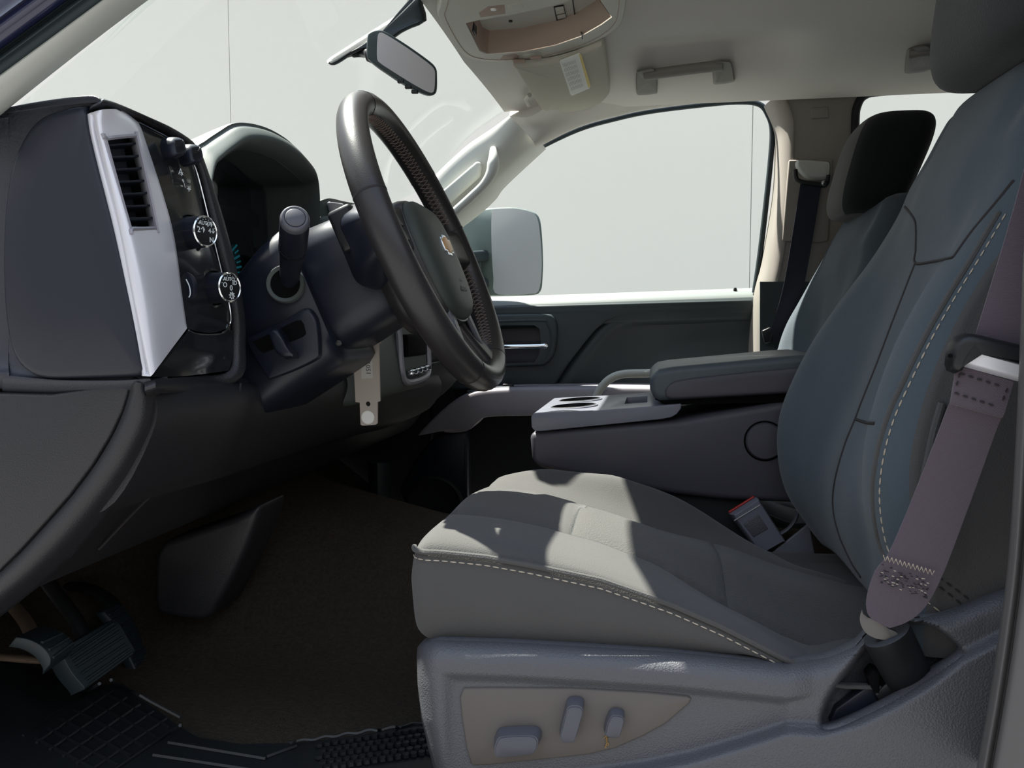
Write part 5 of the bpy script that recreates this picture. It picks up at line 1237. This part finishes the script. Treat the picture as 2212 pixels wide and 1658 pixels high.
# ------------------------------------------------------------------ passenger belt
pb_ = thing('passenger_seat_belt', 'dark shoulder belt hanging from its guide on the far door pillar', 'seat belt', P(1660, 730, 2.24))
wl = L3((1730, 392, 2.245), (1716, 480, 2.24), (1694, 610, 2.235), (1672, 690, 2.235), (1652, 735, 2.245)); wr = L3((1774, 402, 2.245), (1758, 500, 2.24), (1736, 620, 2.235), (1714, 690, 2.235), (1690, 742, 2.245))
obj('webbing', MB().sheet(ribbon(wl, wr), (0, .002, 0)), M['webd'], pb_, smooth=70)
gd = obj('guide_cover', MB().dome(resample(cr(L(2.262, (1718, 352), (1728, 347), (1780, 350), (1790, 356), (1788, 382), (1778, 388), (1745, 388), (1722, 368)), 3, closed=True), 40, closed=True), (0, -.022, 0), .006, 3), M['trim_l'], pb_, smooth=45)
obj('guide_loop', MB().tube(cr(L(2.238, (1718, 366), (1720, 384), (1730, 392), (1760, 397), (1780, 400), (1788, 392), (1790, 378)), 4), .006, 10), M['black'], pb_)
obj('guide_end', MB().lathe([(.008, 0), (.007, .006), (.0005, .007)], P(1780, 396, 2.234), V(0, -1, 0), 16), M['chrome'], pb_)
obj('lower_anchor', MB().prism(L(2.24, (1646, 714), (1664, 706), (1672, 716), (1668, 738), (1652, 742)), (0, .02, 0)), M['black'], pb_, bevel=.003)

# ------------------------------------------------------------------ console between the seats
cn = thing('center_console', 'grey folding center console with padded lid, cup holders and round hinge cover', 'console', V(0, 1.57, .09))
KY = 1.425; DV = V(0, .30, 0)
bo = [(1143, 934), (1300, 921), (1470, 906), (1560, 890), (1720, 862), (1760, 862), (1760, 1090), (1700, 1086), (1560, 1080), (1450, 1068), (1300, 1040), (1182, 1014), (1156, 1008), (1148, 990)]
obj('console_body', MB().prism(L(KY, *bo), DV), M['cons'], cn, bevel=.012, seg=4)
pl_ = [(1147, 900), (1152, 893), (1180, 891), (1290, 886), (1400, 878), (1472, 872), (1471, 882), (1462, 894), (1450, 901), (1430, 905), (1300, 918), (1168, 931), (1154, 930), (1148, 922)]
tu = unit(P(1472, 872, KY)-P(1152, 893, KY)); tn = V(-tu[2], 0, tu[0])
def tray(x, y, e=0): return P(1152, 893, KY)+tu*x+V(0, y, 0)+tn*e
cups = [MB().lathe([(.040, -.05), (.040, .05)], tray(.062, y), tn, 32) for y in (.085, .215)]
slot = MB().box(tray(.175, .15), (.04, .14, .06))
pt = obj('console_tray', MB().prism(L(KY-.006, *pl_), DV+V(0, .012, 0)), M['consp'], cn, cut=cups+[slot], bevel=.003)
for y in (.085, .215):
    o = tray(.062, y)
    obj('cup_liner', MB().lathe([(.0415, .002), (.0385, .003), (.0380, -.018), (.001, -.019)], o, tn, 32, caps=False), M['black'], pt)
    obj('cup_ring', MB().lathe([(.0385, -.001), (.0405, .0022), (.0445, .0012), (.0455, -.001)], o, tn, 32, caps=False), M['consp'], pt)
ld = [(1403, 818), (1410, 804), (1424, 797), (1450, 792), (1560, 782), (1720, 767), (1780, 764), (1780, 855), (1720, 850), (1600, 857), (1440, 866), (1424, 866), (1412, 858), (1404, 842)]
li = obj('console_lid', MB().prism(L(KY-.002, *ld), DV+V(0, .004, 0)), M['consb'], cn, bevel=.018, seg=5)
ls = [(1436, 845), (1442, 832), (1458, 822), (1500, 815), (1620, 802), (1780, 788), (1780, 850), (1720, 847), (1600, 854), (1450, 862), (1438, 858)]
obj('lid_side_panel', MB().dome(resample(L(KY-.001, *ls), 70, closed=True), (0, -.006, 0), .004, 3), M['cons'], li, smooth=45)
obj('lid_gap', MB().prism(L(KY+.006, (1415, 862), (1780, 846), (1780, 866), (1440, 874)), (0, .28, 0)), M['void'], cn)
hc = P(1652, 952, KY)
obj('hinge_cover', MB().lathe([(.031, -.004), (.031, .004), (.0285, .007), (.0005, .008)], hc, V(0, -1, 0), 40), M['cons'], cn, smooth=40)
obj('hinge_gap', MB().lathe([(.034, -.004), (.034, .0008), (.0005, .0008)], hc, V(0, -1, 0), 40), M['void'], cn)
obj('console_base', MB().box((.0, 1.57, .25), (.36, .24, .3)), M['doord'], cn, bevel=.02)

# ------------------------------------------------------------------ pedals
def pad(name, label, near, far, th, ribs, arm, m=M['pedal']):
    t = thing(name, label, 'pedal', near[-1])
    n_, f_ = cr(near, 5), cr(far, 5)
    G = [[p*(1-u)+q*u for u in np.linspace(0, 1, 6)] for p, q in zip(n_, f_)]
    pdl = obj('pedal_pad', MB().sheet(G, th), m, t, bevel=.004)
    mr = MB(); nr = -unit(np.asarray(th))
    for a in ribs:
        p = near[0]*0; i = a*(len(n_)-1); i0 = int(i); fr_ = i-i0; i1 = min(i0+1, len(n_)-1)
        A = n_[i0]*(1-fr_)+n_[i1]*fr_; B = f_[i0]*(1-fr_)+f_[i1]*fr_
        mr.tube([A*.92+B*.08+nr*.001, A*.08+B*.92+nr*.001], .0022, 6)
    obj('pedal_rib', mr, m, pdl)
    for path, r, mm in arm: obj('pedal_arm', MB().tube(cr(path, 5), r, 10, sq=.6), mm, t)
    return t
pad('brake_pedal', 'wide ribbed brake pedal, largest of the three pedals', [P(132, 1402, 1.0), P(140, 1425, 1.0), P(155, 1452, 1.0), P(180, 1482, 1.0), P(182, 1490, 1.0)], [P(242, 1338, 1.10), P(258, 1346, 1.10), P(275, 1375, 1.10), P(291, 1402, 1.10), P(290, 1412, 1.10)], V(-.022, 0, -.010), [.16, .26, .36, .46, .58, .68, .8], [([P(200, 1430, 1.07), P(170, 1350, 1.09), P(120, 1280, 1.1), P(60, 1200, 1.1)], .012, M['black'])])
pad('accelerator_pedal', 'tall narrow accelerator pedal right of the brake pedal', [P(222, 1318, 1.17), P(248, 1352, 1.17), P(275, 1408, 1.17), P(298, 1456, 1.17)], [P(258, 1300, 1.22), P(285, 1328, 1.22), P(310, 1388, 1.22), P(328, 1438, 1.22)], V(-.016, 0, -.006), [.12, .25, .38, .5, .62, .74, .86], [([P(270, 1350, 1.21), P(240, 1300, 1.23), P(190, 1270, 1.25), P(140, 1265, 1.27)], .012, M['black'])])
pad('parking_brake_pedal', 'small curved parking brake pedal at the left edge', [P(34, 1375, .93), P(62, 1380, .93), P(90, 1395, .93), P(108, 1420, .93), P(108, 1436, .93)], [P(88, 1350, .985), P(118, 1358, .985), P(142, 1370, .985), P(158, 1384, .985), P(162, 1398, .985)], V(-.012, 0, -.014), [.45, .62, .8], [([P(80, 1400, .98), P(60, 1350, 1.0), P(30, 1310, 1.02), P(-20, 1250, 1.04)], .010, M['brownsteel']), ([P(96, 1425, .95), P(50, 1422, .945), P(-60, 1412, .94)], .008, M['brownsteel'])])

# ------------------------------------------------------------------ rubber mat lying on the carpet
def onfloor(px, py, lift_=0.0):
    d = ray(px, py); t = .3
    for k in range(4000):
        p = EYE+d*t
        if p[1] > .74 and p[2] <= floor_z(p[0], p[1])+lift_: return p
        t += .0012
    return EYE+d*t
far_e = [(-140, 1400), (0, 1405), (110, 1450), (200, 1478), (262, 1468), (300, 1500), (345, 1530), (385, 1562), (430, 1588), (520, 1602), (640, 1600), (780, 1582), (900, 1556), (960, 1545)]
rows = []
for t in (0, .03, .2, .4, .6, .8, 1):
    rows.append([onfloor(a, b*(1-t)+1740*t, .012)+V(0, 0, 0 if t else -.004) for a, b in far_e])
mt = solo('floor_mat', 'black rubber floor mat with raised grid lines under the pedals', 'floor mat', MB().sheet(interp(rows, 3, 3, linu=True, linv=True), (0, 0, -.010)), M['rubber'], rows[3][5])
bpy.context.view_layer.update(); mt_t = bvh_of(mt)
def onmat(px, py): return on(mt_t, px, py, .9)+V(0, 0, .0012)
mr = MB()
for k in range(7):
    a = (215+29*k, 1478+15*k); b = (a[0]-165, a[1]+112)
    mr.tube([onmat(a[0]+(b[0]-a[0])*t, a[1]+(b[1]-a[1])*t) for t in np.linspace(0, 1, 8)], .0022, 5)
for k in range(7):
    a = (178-22*k, 1495+19*k-4); a = (240-27*k, 1470+21*k); b = (a[0]+150, a[1]+80)
    mr.tube([onmat(a[0]+(b[0]-a[0])*t, a[1]+(b[1]-a[1])*t) for t in np.linspace(0, 1, 8)], .0022, 5)
for (a, b) in (((365, 1605), (575, 1640)), ((332, 1632), (600, 1672)), ((575, 1636), (640, 1612))):
    mr.tube([onmat(a[0]+(b[0]-a[0])*t, a[1]+(b[1]-a[1])*t) for t in np.linspace(0, 1, 8)], .003, 6)
obj('mat_rib', mr, M['rubber'], mt)
mr = MB()
for i in range(16):
    for j in range(5):
        a = 690+i*17+(j % 2)*8; b = 1612-i*2.6+j*13
        mr.lathe([(.0055, 0), (.0045, .004), (.0005, .0042)], onmat(a, b), V(0, 0, 1), 6)
mr.tube([onmat(620+t*300, 1606-t*44+math.sin(t*40)*2) for t in np.linspace(0, 1, 40)], .002, 5)
obj('mat_stud', mr, M['rubber'], mt)
